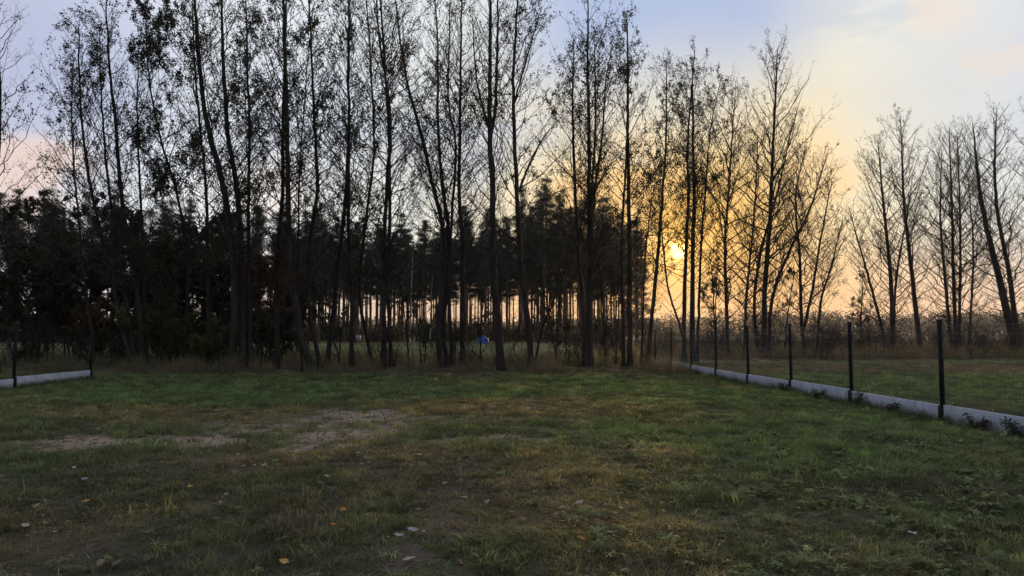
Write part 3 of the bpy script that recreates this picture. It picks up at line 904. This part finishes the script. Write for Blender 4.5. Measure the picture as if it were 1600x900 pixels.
fence('garden_fence', 'dark steel mesh fence on a pale concrete base along the right of the lawn',
      [(7.40 - (d - 12.2) * 0.0243, d) for d in (6.0, 9.1, 12.2, 15.3, 18.4, 21.5, 24.6, 27.7, 30.8, 33.9)])
fence('boundary_fence', 'low-lying mesh fence on a pale concrete base at the far left of the lawn',
      [(-13.75 - (d - 18.8) * 0.04, d) for d in (13.0, 16.2, 19.6, 23.4)], wmat=M_POST)

# small things far behind the trees
tp = at_depth(755, 528, 112)
rt = Geo()
for yy in (-0.9, 0.9): pass
V = np.array([[-0.95, -1.1, 0], [0.95, -1.1, 0], [0.95, 1.1, 0], [-0.95, 1.1, 0], [-0.75, -1.0, 0.75], [0.75, -1.0, 0.8], [0.75, 1.0, 0.8], [-0.75, 1.0, 0.75], [0.0, -0.9, 1.35], [0.05, 0.9, 1.3]])
rt.add(V, [[0, 1, 5, 4], [1, 2, 6, 5], [2, 3, 7, 6], [3, 0, 4, 7]]); rt.l.append(np.array([4, 5, 8, 6, 7, 9])); rt.t.append(np.array([3, 3])); rt.add(V[[5, 6, 9, 8]], [[0, 1, 2, 3]]); rt.add(V[[7, 4, 8, 9]], [[0, 1, 2, 3]])
tent = empty('tarpaulin_cover', (tp[0], 112, gz(tp[0], 112))); tag(tent, 'bright blue tarpaulin peaked over something at the wood edge', 'tarpaulin')
link('cover', rt.mesh('cover', M_TARP), tent)
g_ = Geo(); g_.box((0, 0, 0.12), (1.6, 1.8, 0.24)); link('stack_base', g_.mesh('stack_base', M_BARK), tent)
hv = at_depth(560, 526, 112)
hive = empty('pale_box', (hv[0], 112, gz(hv[0], 112))); tag(hive, 'small pale box on legs at the wood edge, left of the blue tarpaulin', 'box')
g_ = Geo(); g_.box((0, 0, 0.85), (0.7, 0.6, 0.9)); link('body', g_.mesh('body', M_PALE), hive)
g_ = Geo(); g_.box((0, 0, 1.335), (0.8, 0.7, 0.06)); link('lid', g_.mesh('lid', M_PALE), hive)
for sx in (-0.28, 0.28):
    for sy in (-0.22, 0.22):
        g_ = Geo(); g_.box((sx, sy, 0.195), (0.06, 0.06, 0.41)); link('leg', g_.mesh('leg', M_BARK), hive)

# ------------------------------------------------------------------ grass, weeds, litter (geometry-node scatter on written points)
def proto_object(name, me):
    return bpy.data.objects.new(name, me)


def blades(seed, n, h, wd, rad, lean=0.5, mat=None, segs=3):
    rng = np.random.default_rng(seed)
    gq = Geo()
    a = rng.uniform(0, 6.28, n); r = rad * np.sqrt(rng.random(n))
    root = np.stack([np.cos(a) * r, np.sin(a) * r, np.full(n, -0.01)], 1)
    az = rng.uniform(0, 6.28, n); H = h * (0.45 + 0.75 * rng.random(n)); ln = lean * (0.2 + rng.random(n)) * H
    out = np.stack([np.cos(az), np.sin(az), np.zeros(n)], 1)
    sd = np.stack([-np.sin(az), np.cos(az), np.zeros(n)], 1)
    s = np.linspace(0, 1, segs + 1)
    Pc = root[:, None] + out[:, None] * (ln[:, None] * s ** 2)[..., None] + np.array([0, 0, 1.0]) * (H[:, None] * (s - 0.28 * lean * s ** 3))[..., None]
    wv = wd * (0.6 + 0.7 * rng.random(n))[:, None] * (1 - s ** 1.6 * 0.95)[None]
    Lf = Pc - sd[:, None] * wv[..., None] / 2; Rt = Pc + sd[:, None] * wv[..., None] / 2
    V = np.stack([Lf, Rt], 2).reshape(-1, 3)
    k = (segs + 1) * 2
    base_ = np.arange(n)[:, None, None] * k
    q = np.array([[2 * j, 2 * j + 1, 2 * j + 3, 2 * j + 2] for j in range(segs)])[None]
    gq.add(V, (base_ + q).reshape(-1, 4))
    return proto_object('tuft', gq.mesh('tuft', mat))


def scatter(name, pts, rot, scale, tint, protos, label=None, cat=None):
    coll = bpy.data.collections.new(name + '_forms')
    for p in protos: coll.objects.link(p)
    me_ = bpy.data.meshes.new(name)
    me_.vertices.add(len(pts)); me_.vertices.foreach_set('co', np.ascontiguousarray(pts, np.float32).ravel())
    a = me_.attributes.new('rot', 'FLOAT_VECTOR', 'POINT'); a.data.foreach_set('vector', np.ascontiguousarray(rot, np.float32).ravel())
    a = me_.attributes.new('size', 'FLOAT_VECTOR', 'POINT'); a.data.foreach_set('vector', np.ascontiguousarray(scale, np.float32).ravel())
    a = me_.attributes.new('tint', 'FLOAT_COLOR', 'POINT')
    c4 = np.ones((len(pts), 4), np.float32); c4[:, :3] = tint; a.data.foreach_set('color', c4.ravel())
    ob = link(name, me_)
    ng = bpy.data.node_groups.new(name + '_scatter', 'GeometryNodeTree')
    ng.interface.new_socket('Geometry', in_out='INPUT', socket_type='NodeSocketGeometry')
    ng.interface.new_socket('Geometry', in_out='OUTPUT', socket_type='NodeSocketGeometry')
    N = ng.nodes; Lk = ng.links
    gi = N.new('NodeGroupInput'); go = N.new('NodeGroupOutput')
    ci = N.new('GeometryNodeCollectionInfo'); ci.inputs['Collection'].default_value = coll
    ci.inputs['Separate Children'].default_value = True; ci.inputs['Reset Children'].default_value = True
    ip = N.new('GeometryNodeInstanceOnPoints'); ip.inputs['Pick Instance'].default_value = True
    rv = N.new('FunctionNodeRandomValue'); rv.data_type = 'INT'
    for s_ in rv.inputs:
        if s_.type == 'INT' and s_.name == 'Min': s_.default_value = 0
        if s_.type == 'INT' and s_.name == 'Max': s_.default_value = len(protos) - 1
    n1_ = N.new('GeometryNodeInputNamedAttribute'); n1_.data_type = 'FLOAT_VECTOR'; n1_.inputs[0].default_value = 'rot'
    n2_ = N.new('GeometryNodeInputNamedAttribute'); n2_.data_type = 'FLOAT_VECTOR'; n2_.inputs[0].default_value = 'size'
    er = N.new('FunctionNodeEulerToRotation')
    Lk.new(gi.outputs[0], ip.inputs['Points']); Lk.new(ci.outputs[0], ip.inputs['Instance'])
    Lk.new([o for o in rv.outputs if o.type == 'INT'][0], ip.inputs['Instance Index'])
    Lk.new(n1_.outputs[0], er.inputs[0]); Lk.new(er.outputs[0], ip.inputs['Rotation']); Lk.new(n2_.outputs[0], ip.inputs['Scale'])
    Lk.new(ip.outputs[0], go.inputs[0])
    md = ob.modifiers.new('scatter', 'NODES'); md.node_group = ng
    tag(ob, label, cat, kind='stuff')
    return ob


def field(y0, y1, dens, rng, margin=3.5):
    """random points over the part of the ground the camera can look at, y0..y1 ahead"""
    half = 0.745 * y1 + margin
    n_ = int((y1 - y0) * 2 * half * dens)
    x_ = rng.uniform(-half, half, n_); y_ = rng.uniform(y0, y1, n_)
    k_ = np.abs(x_) < 0.745 * y_ + margin
    return x_[k_], y_[k_]


def lawn_tint(x_, y_, rng):
    sa, dr, br, gr, ve = cover(x_, y_)
    c_ = np.broadcast_to(np.array([0.145, 0.175, 0.058]), (len(x_), 3)).copy()
    c_ = blend(c_, (0.105, 0.165, 0.052), sstep(0.45, 0.65, fbm(x_ * 0.8, y_ * 0.6, 33)) * 0.7)
    c_ = blend(c_, (0.140, 0.225, 0.060), gr * 0.9)
    c_ = blend(c_, (0.34, 0.23, 0.085), dr * 0.85)
    c_ = blend(c_, (0.105, 0.082, 0.052), br * 0.8)
    c_ = blend(c_, (0.170, 0.135, 0.082), ve * 0.85)
    v_ = (0.55 + 0.9 * sstep(0.3, 0.7, fbm(x_ * 4.5, y_ * 4.5, 37, 2))[:, None]) * np.exp(rng.normal(0, 0.38, (len(x_), 1)))
    return c_ * v_, sa, dr, br, gr, ve


rg = np.random.default_rng(12)
TUFT = [blades(400 + k, 20, 0.085, 0.0075, 0.065, 1.1, M_GRASS) for k in range(6)]
TUFT2 = [blades(420 + k, 26, 0.095, 0.014, 0.12, 1.0, M_GRASS, 2) for k in range(5)]
LONG = [blades(440 + k, 26, 0.55, 0.010, 0.16, 0.55, M_GRASS) for k in range(5)]

P_, R_, S_, T_ = [], [], [], []


def lawn(y0, y1, dens, size):
    x_, y_ = field(y0, y1, dens, rg)
    t_, sa, dr, br, gr, ve = lawn_tint(x_, y_, rg)
    thick = 0.42 + 0.58 * sstep(0.35, 0.58, fbm(x_ * 2.2, y_ * 2.0, 55))
    k_ = rg.random(len(x_)) < (1 - sa * 0.95) * (1 - br * 0.5) * thick * (0.85 + 0.15 * gr)
    k_ &= (x_ < 7.25 - (y_ - 12.2) * 0.0243) | (x_ > 7.55 - (y_ - 12.2) * 0.0243)
    x_, y_, t_ = x_[k_], y_[k_], t_[k_]
    tall = 0.35 + 1.5 * sstep(0.25, 0.75, fbm(x_ * 1.8, y_ * 1.8, 65)) + 0.3 * rg.random(len(x_))
    n_ = len(x_)
    sc_ = size * (0.7 + 0.6 * rg.random(n_))
    P_.append(np.column_stack([x_, y_, height(x_, y_)])); T_.append(t_)
    R_.append(np.column_stack([rg.normal(0, 0.12, n_), rg.normal(0, 0.12, n_), rg.uniform(0, 6.28, n_)]))
    S_.append(np.column_stack([sc_, sc_, sc_ * tall * 0.72 * (1 - 0.3 * dr[k_])]))


lawn(3.0, 7.5, 330, 1.0); lawn(7.5, 12.0, 200, 1.25)
# odd taller tufts standing out of the turf
x_, y_ = field(3.0, 13.0, 9, rg)
k_ = (rg.random(len(x_)) < 0.15 + 0.85 * sstep(0.45, 0.65, fbm(x_ * 0.9, y_ * 0.9, 121))) & (x_ < 7.1) & (cover(x_, y_)[0] < 0.3)
x_, y_ = x_[k_], y_[k_]; n_ = len(x_); s_ = rg.uniform(1.2, 2.1, n_)
P_.append(np.column_stack([x_, y_, height(x_, y_)])); R_.append(np.column_stack([rg.normal(0, 0.2, n_), rg.normal(0, 0.2, n_), rg.uniform(0, 6.28, n_)]))
S_.append(np.column_stack([s_ * 0.9, s_ * 0.9, s_ * rg.uniform(0.6, 1.0, n_)])); T_.append(np.array([0.20, 0.22, 0.075]) * np.exp(rg.normal(0, 0.35, (n_, 1))))
scatter('lawn_grass', np.concatenate(P_), np.concatenate(R_), np.concatenate(S_), np.concatenate(T_), TUFT, 'patchy short grass of the lawn in the foreground', 'grass')
P_, R_, S_, T_ = [], [], [], []
lawn(12.0, 20.0, 100, 1.05); lawn(20.0, 36.0, 50, 1.3)
scatter('far_lawn_grass', np.concatenate(P_), np.concatenate(R_), np.concatenate(S_), np.concatenate(T_), TUFT2, 'short green grass of the lawn towards the trees', 'grass')

# long dead grass and weeds of the verge below the trees, then the meadow behind
P_, R_, S_, T_ = [], [], [], []


def long_grass(x_, y_, hs, tint, var=0.3):
    n_ = len(x_)
    P_.append(np.column_stack([x_, y_, height(x_, y_)]))
    R_.append(np.column_stack([rg.normal(0, 0.15, n_), rg.normal(0, 0.15, n_), rg.uniform(0, 6.28, n_)]))
    s_ = hs * (1 + var * rg.normal(0, 1, n_)).clip(0.3, 2)
    S_.append(np.column_stack([np.maximum(s_, 0.5), np.maximum(s_, 0.5), s_]))
    T_.append(np.asarray(tint) * (0.7 + 0.6 * rg.random((n_, 1))))


x_, y_ = field(26.0, 34, 11, rg); k_ = (fbm(x_ * 0.7, y_ * 0.7, 71) > 0.50) & (x_ < 6.6); long_grass(x_[k_], y_[k_], 0.85, (0.14, 0.105, 0.065), 0.5)
x_, y_ = field(33.5, 44, 5, rg); k_ = (fbm(x_ * 0.3, y_ * 0.4, 72) > 0.42) & (x_ < 8); long_grass(x_[k_], y_[k_], 1.0, (0.25, 0.20, 0.09))
x_, y_ = field(44, 66, 1.6, rg); k_ = x_ < 8; long_grass(x_[k_], y_[k_], 0.6, (0.21, 0.21, 0.08))
x_, y_ = field(66, 122, 0.45, rg); k_ = x_ < 22; long_grass(x_[k_], y_[k_], 0.7, (0.20, 0.21, 0.085))
# right of the fence: turf, then brown reed below the bare trees
x_, y_ = field(33, 41, 5.0, rg); k_ = x_ > 7.5; long_grass(x_[k_], y_[k_], 0.22, (0.085, 0.115, 0.045))
x_, y_ = field(41, 70, 3.0, rg); k_ = (x_ > 7.5) & (fbm(x_ * 0.25, y_ * 0.3, 73) > 0.40); long_grass(x_[k_], y_[k_], 1.3, (0.15, 0.095, 0.05))
x_, y_ = field(70, 130, 0.5, rg); k_ = x_ > 20; long_grass(x_[k_], y_[k_], 1.3, (0.085, 0.060, 0.038))
y_ = rg.uniform(9, 34, 420); x_ = 7.40 - (y_ - 12.2) * 0.0243 - np.abs(rg.normal(0.08, 0.09, 420)) - 0.05; k_ = fbm(x_ * 0, y_ * 0.9, 74) > 0.42; long_grass(x_[k_], y_[k_], 0.30, (0.065, 0.085, 0.035), 0.4)
y_ = rg.uniform(14, 24, 160); x_ = -13.75 - (y_ - 18.8) * 0.04 + np.abs(rg.normal(0.1, 0.12, 160)) + 0.05; long_grass(x_, y_, 0.28, (0.07, 0.07, 0.035), 0.4)
scatter('meadow_grass', np.concatenate(P_), np.concatenate(R_), np.concatenate(S_), np.concatenate(T_), LONG, 'long dry grass and reed under and behind the trees', 'grass')


# scrub beyond the right-hand trees
gq = Geo(); rs_ = np.random.default_rng(31)
sx_ = rs_.uniform(5, 85, 300)
for x in sx_:
    y = 52 + rs_.uniform(0, 50); h = rs_.uniform(1.2, 3.4); m_ = 9
    a = rs_.uniform(0, 6.28, m_); o_ = np.stack([np.cos(a), np.sin(a)], 1) * (h * rs_.uniform(0.15, 0.6, m_))[:, None]
    P = np.zeros((m_, 5, 3)); s = np.linspace(0, 1, 5)
    P[..., 0] = x + o_[:, :1] * s; P[..., 1] = y + o_[:, 1:] * s; P[..., 2] = (h * rs_.uniform(0.6, 1.1, m_))[:, None] * s
    gq.tubes(P, np.broadcast_to(0.022 * (1 - s) + 0.006, (m_, 5)), 3)
    bi = np.repeat(np.arange(m_), 14); u = rs_.integers(1, 5, len(bi)); A = P[bi, u]
    E = A + unit(rs_.normal(size=A.shape) + [0, 0, 0.6]) * rs_.uniform(0.25, 0.8, (len(A), 1))
    gq.tubes(np.stack([A, E], 1), np.broadcast_to([0.007, 0.003], (len(A), 2)), 3)
tag(link('scrub', gq.mesh('scrub', M_TWIG)), 'bare brown scrub beyond the right-hand trees', 'scrub', kind='stuff')

# tangle of thin shoots and brambles at the foot of the tree rows
def tangle(name, label, cat, xs, ys, hs, seed, per=5, leaf_mat_=None, nleaf=26):
    rng = np.random.default_rng(seed); gb, gl2 = Geo(), Geo()
    n_ = len(xs) * per
    bx = np.repeat(xs, per) + rng.normal(0, 0.25, n_); by = np.repeat(ys, per) + rng.normal(0, 0.25, n_)
    H = np.repeat(hs, per) * rng.uniform(0.45, 1.1, n_); az = rng.uniform(0, 6.28, n_); ln = H * rng.uniform(0.1, 0.75, n_)
    s = np.linspace(0, 1, 7); P = np.zeros((n_, 7, 3))
    P[..., 0] = bx[:, None] + (np.cos(az) * ln)[:, None] * s ** 1.6; P[..., 1] = by[:, None] + (np.sin(az) * ln)[:, None] * s ** 1.6
    droop = rng.uniform(0.0, 0.35, n_)
    P[..., 2] = height(bx, by)[:, None] - 0.03 + H[:, None] * (s - droop[:, None] * s ** 3)
    P[:, 1:] += rng.normal(0, 0.03, (n_, 6, 3)) * H[:, None, None]
    gb.tubes(P, (0.004 + 0.0042 * H)[:, None] * (1 - 0.75 * s), 4)
    bi = np.repeat(np.arange(n_), 11); m2 = len(bi); k = rng.integers(1, 6, m2); fr = rng.random((m2, 1))
    A = P[bi, k] * (1 - fr) + P[bi, k + 1] * fr
    D = unit(unit(P[bi, k + 1] - P[bi, k]) * 0.6 + unit(rng.normal(size=(m2, 3))) * 0.9 + [0, 0, 0.3])
    L = H[bi] * rng.uniform(0.06, 0.32, m2)
    Q = np.stack([A, A + D * L[:, None] * 0.5 + rng.normal(0, 0.02, (m2, 3)), A + D * L[:, None] + [0, 0, 0.05]], 1)
    gb.tubes(Q, np.broadcast_to([0.006, 0.0045, 0.003], (m2, 3)), 3)
    ti = np.repeat(np.arange(m2), 3); A3 = Q[ti, 1] + (Q[ti, 2] - Q[ti, 1]) * rng.random((len(ti), 1))
    E3 = A3 + unit(rng.normal(size=A3.shape) + [0, 0, 0.4]) * (L[ti] * rng.uniform(0.2, 0.6, len(ti)))[:, None]
    gb.tubes(np.stack([A3, E3], 1), np.broadcast_to([0.004, 0.0025], (len(A3), 2)), 3)
    o = tag(link(name, gb.mesh(name, M_TWIG)), label, cat, kind='stuff')
    c_ = rng.choice(len(E3), n_ * nleaf); gl2.leaves(E3[c_] + rng.normal(0, 0.05, (len(c_), 3)), 0.075 * (0.6 + 0.7 * rng.random(len(c_))), 0.055, rng, -0.3)
    tag(link('leaves', gl2.mesh('leaves', leaf_mat_ or M_SHRUB), o), kind='stuff')


rt_ = np.random.default_rng(44)
yy_ = rt_.uniform(28.6, 36, 88); xx_ = rt_.uniform(-15, 6.0, 88) * yy_ / 30
hh_ = np.exp(rt_.normal(0.25, 0.55, 88)).clip(0.5, 3.8) * (0.6 + 0.8 * fbm(xx_ * 0.4, yy_ * 0.4, 95))
tangle('brushwood', 'tangle of thin shoots and brambles at the foot of the alder row', 'brushwood', xx_, yy_, hh_, 45, 4, M_LEAFBRN, 8)
yy_ = rt_.uniform(40, 62, 120); xx_ = (rt_.uniform(1015, 1640, 120) - 800) / FPX * yy_
hh_ = np.exp(rt_.normal(0.75, 0.45, 120)).clip(0.8, 4.5)
tangle('thicket', 'brown thicket of shoots under the bare trees beyond the fence', 'thicket', xx_, yy_, hh_, 46, 5, M_SHRUB, 12)
yy_ = rt_.uniform(29.5, 40, 36); xx_ = rt_.uniform(-30, -12.5, 36) * yy_ / 32
tangle('leafy_thicket', 'dark leafy thicket under the left-hand trees', 'thicket', xx_, yy_, rt_.uniform(1.0, 3.4, 36), 47, 6, M_SHRUB, 60)

# broad-leaved weeds in the lawn
def rosette(seed, n, L, W, up):
    rng = np.random.default_rng(seed); gq = Geo()
    for k in range(n):
        az = rng.uniform(0, 6.28); l = L * rng.uniform(0.6, 1.2); w_ = W * rng.uniform(0.7, 1.2); e = rng.uniform(0.3, 1.0) * up
        o_ = np.array([math.cos(az), math.sin(az), 0]); sd = np.array([-math.sin(az), math.cos(az), 0])
        s = [0, 0.35, 0.7, 1.0]; ww = [0.12, 0.9, 0.8, 0.03]
        V = []
        for a, b_ in zip(s, ww):
            c_ = o_ * l * a + np.array([0, 0, l * (e * a - 0.75 * e * a * a) + 0.01])
            V += [c_ - sd * w_ * b_ / 2 + [0, 0, 0.15 * w_ * b_], c_, c_ + sd * w_ * b_ / 2 + [0, 0, 0.15 * w_ * b_]]
        F = []
        for j in range(3):
            F += [[3 * j, 3 * j + 1, 3 * j + 4, 3 * j + 3], [3 * j + 1, 3 * j + 2, 3 * j + 5, 3 * j + 4]]
        gq.add(V, F)
    return proto_object('rosette', gq.mesh('rosette', M_WEED))


WEED = [rosette(500 + k, 8, 0.065, 0.022, 1.3) for k in range(3)] + [rosette(510 + k, 14, 0.036, 0.018, 1.9) for k in range(3)]
x_, y_ = field(3.0, 10.5, 75, rg)
right = sstep(-0.10, 0.30, x_ / y_ + (fbm(x_ * 0.8, y_ * 0.8, 81) - 0.5) * 0.5)
k_ = rg.random(len(x_)) < (0.05 + 0.95 * right) * sstep(0.36, 0.56, fbm(x_ * 1.6, y_ * 1.6, 82)) * (1 - 0.9 * cover(x_, y_)[0])
x_, y_ = x_[k_], y_[k_]; n_ = len(x_)
c_ = np.broadcast_to(np.array([0.170, 0.205, 0.070]), (n_, 3)) * np.exp(rg.normal(0, 0.4, (n_, 1)))
s_ = rg.uniform(0.6, 1.4, n_)
scatter('lawn_weeds', np.column_stack([x_, y_, height(x_, y_) + 0.03]), np.column_stack([rg.normal(0, 0.2, n_), rg.normal(0, 0.2, n_), rg.uniform(0, 6.28, n_)]), np.column_stack([s_, s_, s_]), c_, WEED, 'low broad-leaved weeds among the grass at the lower right', 'weeds')

# weeds against the fence base
for k, (px, py, h_, lab) in enumerate([(1332, 630, 0.34, 'dark leafy weed at the foot of the second fence post'), (1385, 642, 0.22, 'low weed against the concrete base between the two nearest posts'),
                                       (1275, 614, 0.22, 'small weed against the concrete base left of the second post'), (1222, 606, 0.25, 'weed tuft beside the third fence post'), (1520, 668, 0.24, 'weed against the concrete base right of the nearest post'),
                                       (1580, 686, 0.26, 'weed against the concrete base at the right edge')]):
    d = 1650.0 / (py - HORIZON + 1); xx = 7.40 - (d - 12.2) * 0.0243 - 0.16
    yy = FPX * xx / (px - 800)
    rng = np.random.default_rng(600 + k)
    root = empty('weed', (xx, yy, gz(xx, yy))); tag(root, lab, 'weed', 'weeds along the fence base')
    gs_, gl_ = Geo(), Geo(); m_ = 10
    az = rng.uniform(0, 6.28, m_); s = np.linspace(0, 1, 4); hh = h_ * rng.uniform(0.6, 1.1, m_)
    P = np.zeros((m_, 4, 3)); P[..., 0] = (np.cos(az) * 0.11)[:, None] * s; P[..., 1] = (np.sin(az) * 0.26)[:, None] * s; P[..., 2] = hh[:, None] * s
    gs_.tubes(P, np.broadcast_to(0.003 * (1.2 - s), (m_, 4)), 4)
    bi = np.repeat(np.arange(m_), 60); u = rng.integers(0, 4, len(bi)); fr = rng.random((len(bi), 1))
    C = P[bi, u] * fr + P[bi, np.maximum(u - 1, 0)] * (1 - fr) + rng.normal(0, 0.03, (len(bi), 3)); C[:, 2] = np.abs(C[:, 2])
    gl_.leaves(C, 0.036 * (0.6 + 0.8 * rng.random(len(C))), 0.022, rng, 0.2)
    tag(link('stems', gs_.mesh('stems', M_TWIG), root), kind='stuff'); tag(link('foliage', gl_.mesh('foliage', M_SHRUB), root), kind='stuff')

# leaf litter
def dry_leaf(seed, L=0.06, W=0.045, curl=0.35):
    rng = np.random.default_rng(seed)
    s = np.linspace(0, 1, 6); ww = np.array([0.10, 0.72, 1.0, 0.86, 0.5, 0.04])
    V = []
    for a, b_ in zip(s, ww):
        z = curl * L * (a - 0.5) ** 2 + 0.004
        for q in (-1, 0, 1):
            V.append([L * (a - 0.5), q * W * b_ / 2 * (1 + 0.12 * rng.normal()), z + abs(q) * W * 0.22 * b_ + 0.004 * rng.normal()])
    F = []
    for j in range(5):
        F += [[3 * j, 3 * j + 1, 3 * j + 4, 3 * j + 3], [3 * j + 1, 3 * j + 2, 3 * j + 5, 3 * j + 4]]
    gq = Geo(); gq.add(V, F)
    return gq


LIT = [proto_object('leaf_form', dry_leaf(700 + k).mesh('leaf_form', M_LITTER)) for k in range(4)]
xa, ya = field(3.0, 12.0, 13, rg); xb, yb_ = field(12.0, 27.0, 6, rg); xc, yc = field(26.0, 34.0, 9, rg)
x_ = np.concatenate([xa, xb, xc]); y_ = np.concatenate([ya, yb_, yc])
sa, dr, br, gr, ve = cover(x_, y_)
k_ = (rg.random(len(x_)) < 0.25 + 0.75 * np.maximum.reduce([sa, br, dr * 0.8, ve]) - 0.15 * gr) & ((x_ < 7.2) | (y_ > 34)) & (rg.random(len(x_)) < np.where(x_ / y_ > 0.15, 0.35, 1.0))
x_, y_ = x_[k_], y_[k_]; n_ = len(x_)
pal = np.array([[0.26, 0.20, 0.13], [0.36, 0.29, 0.20], [0.14, 0.085, 0.045], [0.20, 0.12, 0.04], [0.10, 0.07, 0.05]])
s_ = rg.uniform(0.45, 1.15, n_)
scatter('leaf_litter', np.column_stack([x_, y_, height(x_, y_) + rg.uniform(0.005, 0.045, n_)]), np.column_stack([rg.normal(0, 0.35, n_), rg.normal(0, 0.35, n_), rg.uniform(0, 6.28, n_)]), np.column_stack([s_, s_, s_]),
        pal[rg.integers(0, 5, n_)], LIT, 'small brown fallen leaves strewn over the lawn', 'leaf litter')

# the larger single leaves
def leaf_paint(name, c0, c1):
    m_, b_ = new_mat(name); g0 = b_.n('ShaderNodeNewGeometry')
    nn = b_.noise(g0.outputs['Position'], 40, 4)
    return finish(m_, b_, principled(b_, b_.mix(b_.maprange(nn, 0.35, 0.65), c0, c1), 0.65, spec=0.3))


M_YL = leaf_paint('yellow_leaf', (0.42, 0.27, 0.05), (0.36, 0.20, 0.05))
M_OL = leaf_paint('orange_leaf', (0.40, 0.17, 0.03), (0.30, 0.12, 0.03))
M_TL = leaf_paint('tan_leaf', (0.36, 0.30, 0.20), (0.28, 0.22, 0.14))
M_GL = leaf_paint('grey_leaf', (0.25, 0.24, 0.22), (0.33, 0.31, 0.28))
BIG = [(135, 795, M_YL, 0.075, 'yellow fallen leaf alone in the grass at lower left'), (536, 817, M_OL, 0.07, 'orange-yellow fallen leaf left of the bare earth patch'), (950, 854, M_TL, 0.085, 'large pale tan leaf tipped up at the bottom, right of centre'),
       (297, 770, M_YL, 0.065, 'dull yellow leaf right of the lone yellow one'), (908, 862, M_OL, 0.07, 'brown-orange leaf just left of the large pale tan leaf'), (907, 808, M_TL, 0.075, 'tan leaf above the large pale tan leaf'),
       (522, 842, M_OL, 0.06, 'rusty brown leaf below the orange-yellow leaf'), (640, 893, M_TL, 0.075, 'tan leaf at the bottom edge on the bare earth'), (645, 852, M_GL, 0.075, 'pale grey leaf on the bare earth patch'), (622, 860, M_GL, 0.07, 'pale grey leaf left of the other one on the bare earth'),
       (116, 748, M_GL, 0.06, 'pale leaf above the lone yellow leaf'), (133, 764, M_GL, 0.065, 'greyish leaf between the pale and the lone yellow leaf'), (40, 835, M_TL, 0.07, 'tan leaf near the lower left corner'), (560, 728, M_YL, 0.07, 'yellowish leaf on the dark turf below the sandy patch'),
       (414, 741, M_GL, 0.07, 'pale leaf on dark turf left of the yellowish one'), (511, 760, M_GL, 0.06, 'narrow pale leaf below the yellowish one'), (655, 729, M_TL, 0.065, 'tan leaf right of the yellowish one'), (444, 893, M_YL, 0.075, 'greenish yellow leaf at the bottom edge, left of the bare earth'),
       (1425, 842, M_GL, 0.08, 'grey-green leaf lying among weeds at lower right'), (726, 803, M_TL, 0.06, 'tan leaf above the bare earth patch')]
for k, (px, py, mt, L, lab) in enumerate(BIG):
    p = on_ground(px, py - 5); r = random.Random(800 + k)
    o = link('fallen_leaf', dry_leaf(720 + k, L * 1.15, L * 0.62, r.uniform(0.3, 0.8)).mesh('fallen_leaf', mt), None, (p[0], p[1], gz(p[0], p[1]) + 0.045))
    o.rotation_euler = (r.uniform(0.1, 0.45), r.uniform(-0.25, 0.25), r.uniform(-0.6, 0.6))
    tag(o, lab, 'leaf', 'fallen leaves on the lawn')

# dead straw lying in the turf
STRAW = [blades(780 + k, 3, 0.10, 0.005, 0.05, 2.2, M_LITTER) for k in range(4)]
x_, y_ = field(3.0, 13.0, 34, rg)
k_ = rg.random(len(x_)) < 0.25 + 0.75 * sstep(0.4, 0.65, fbm(x_ * 1.2, y_ * 1.2, 88))
x_, y_ = x_[k_], y_[k_]; n_ = len(x_); s_ = rg.uniform(0.6, 1.3, n_)
scatter('dead_straw', np.column_stack([x_, y_, height(x_, y_) + 0.02]), np.column_stack([rg.normal(0, 0.5, n_), rg.normal(0, 0.5, n_), rg.uniform(0, 6.28, n_)]), np.column_stack([s_, s_, s_ * 0.7]),
        np.array([0.30, 0.25, 0.14]) * (0.6 + 0.6 * rg.random((n_, 1))), STRAW, 'pale dead straw lying in the turf', 'straw')

# crumbs of earth on the bare patches
def clod(seed):
    rng = np.random.default_rng(seed)
    V = np.array([[0, 0, 1], [1, 0, 0.1], [0.3, 0.95, 0], [-0.8, 0.6, 0.1], [-0.8, -0.6, 0], [0.3, -0.95, 0.1], [0, 0, -0.4]], float)
    V = V * (0.7 + 0.6 * rng.random((7, 1))) * [0.02, 0.02, 0.013]
    gq = Geo(); gq.add(V, [[0, i, i % 5 + 1] for i in range(1, 6)] + [[6, i % 5 + 1, i] for i in range(1, 6)])
    return proto_object('crumb', gq.mesh('crumb', M_LITTER))


x_, y_ = field(3.0, 16.0, 120, rg)
sa, dr, br, gr, ve = cover(x_, y_)
k_ = rg.random(len(x_)) < np.maximum(sa * 0.8, br * 0.12)
x_, y_, sa = x_[k_], y_[k_], sa[k_]; n_ = len(x_)
s_ = rg.uniform(0.3, 1.0, n_) ** 1.5 * 1.6
t_ = np.where(rg.random((n_, 1)) < 0.75, [[0.11, 0.085, 0.062]], [[0.22, 0.18, 0.14]])
scatter('soil_crumbs', np.column_stack([x_, y_, height(x_, y_)]), np.column_stack([rg.normal(0, 0.4, n_), rg.normal(0, 0.4, n_), rg.uniform(0, 6.28, n_)]), np.column_stack([s_, s_, s_]), t_, [clod(760 + k) for k in range(4)], 'crumbs of earth on the bare patches of the lawn', 'soil')

# ------------------------------------------------------------------ evening haze: one closed box of air round the camera and the whole place
hb = Geo(); hb.box((0, 725, 17.5), (3040, 1600, 39))
m, b = new_mat('evening_air')
pv = b.n('ShaderNodeVolumePrincipled')
pv.inputs['Color'].default_value = (0.95, 0.93, 0.95, 1)
pv.inputs['Density'].default_value = HAZE
pv.inputs['Anisotropy'].default_value = 0.6
o_ = b.n('ShaderNodeOutputMaterial'); b.plug(o_.inputs['Volume'], pv.outputs[0])
if HAZE: tag(link('haze', hb.mesh('haze', m)), 'thin evening haze filling the air', 'haze', kind='stuff')
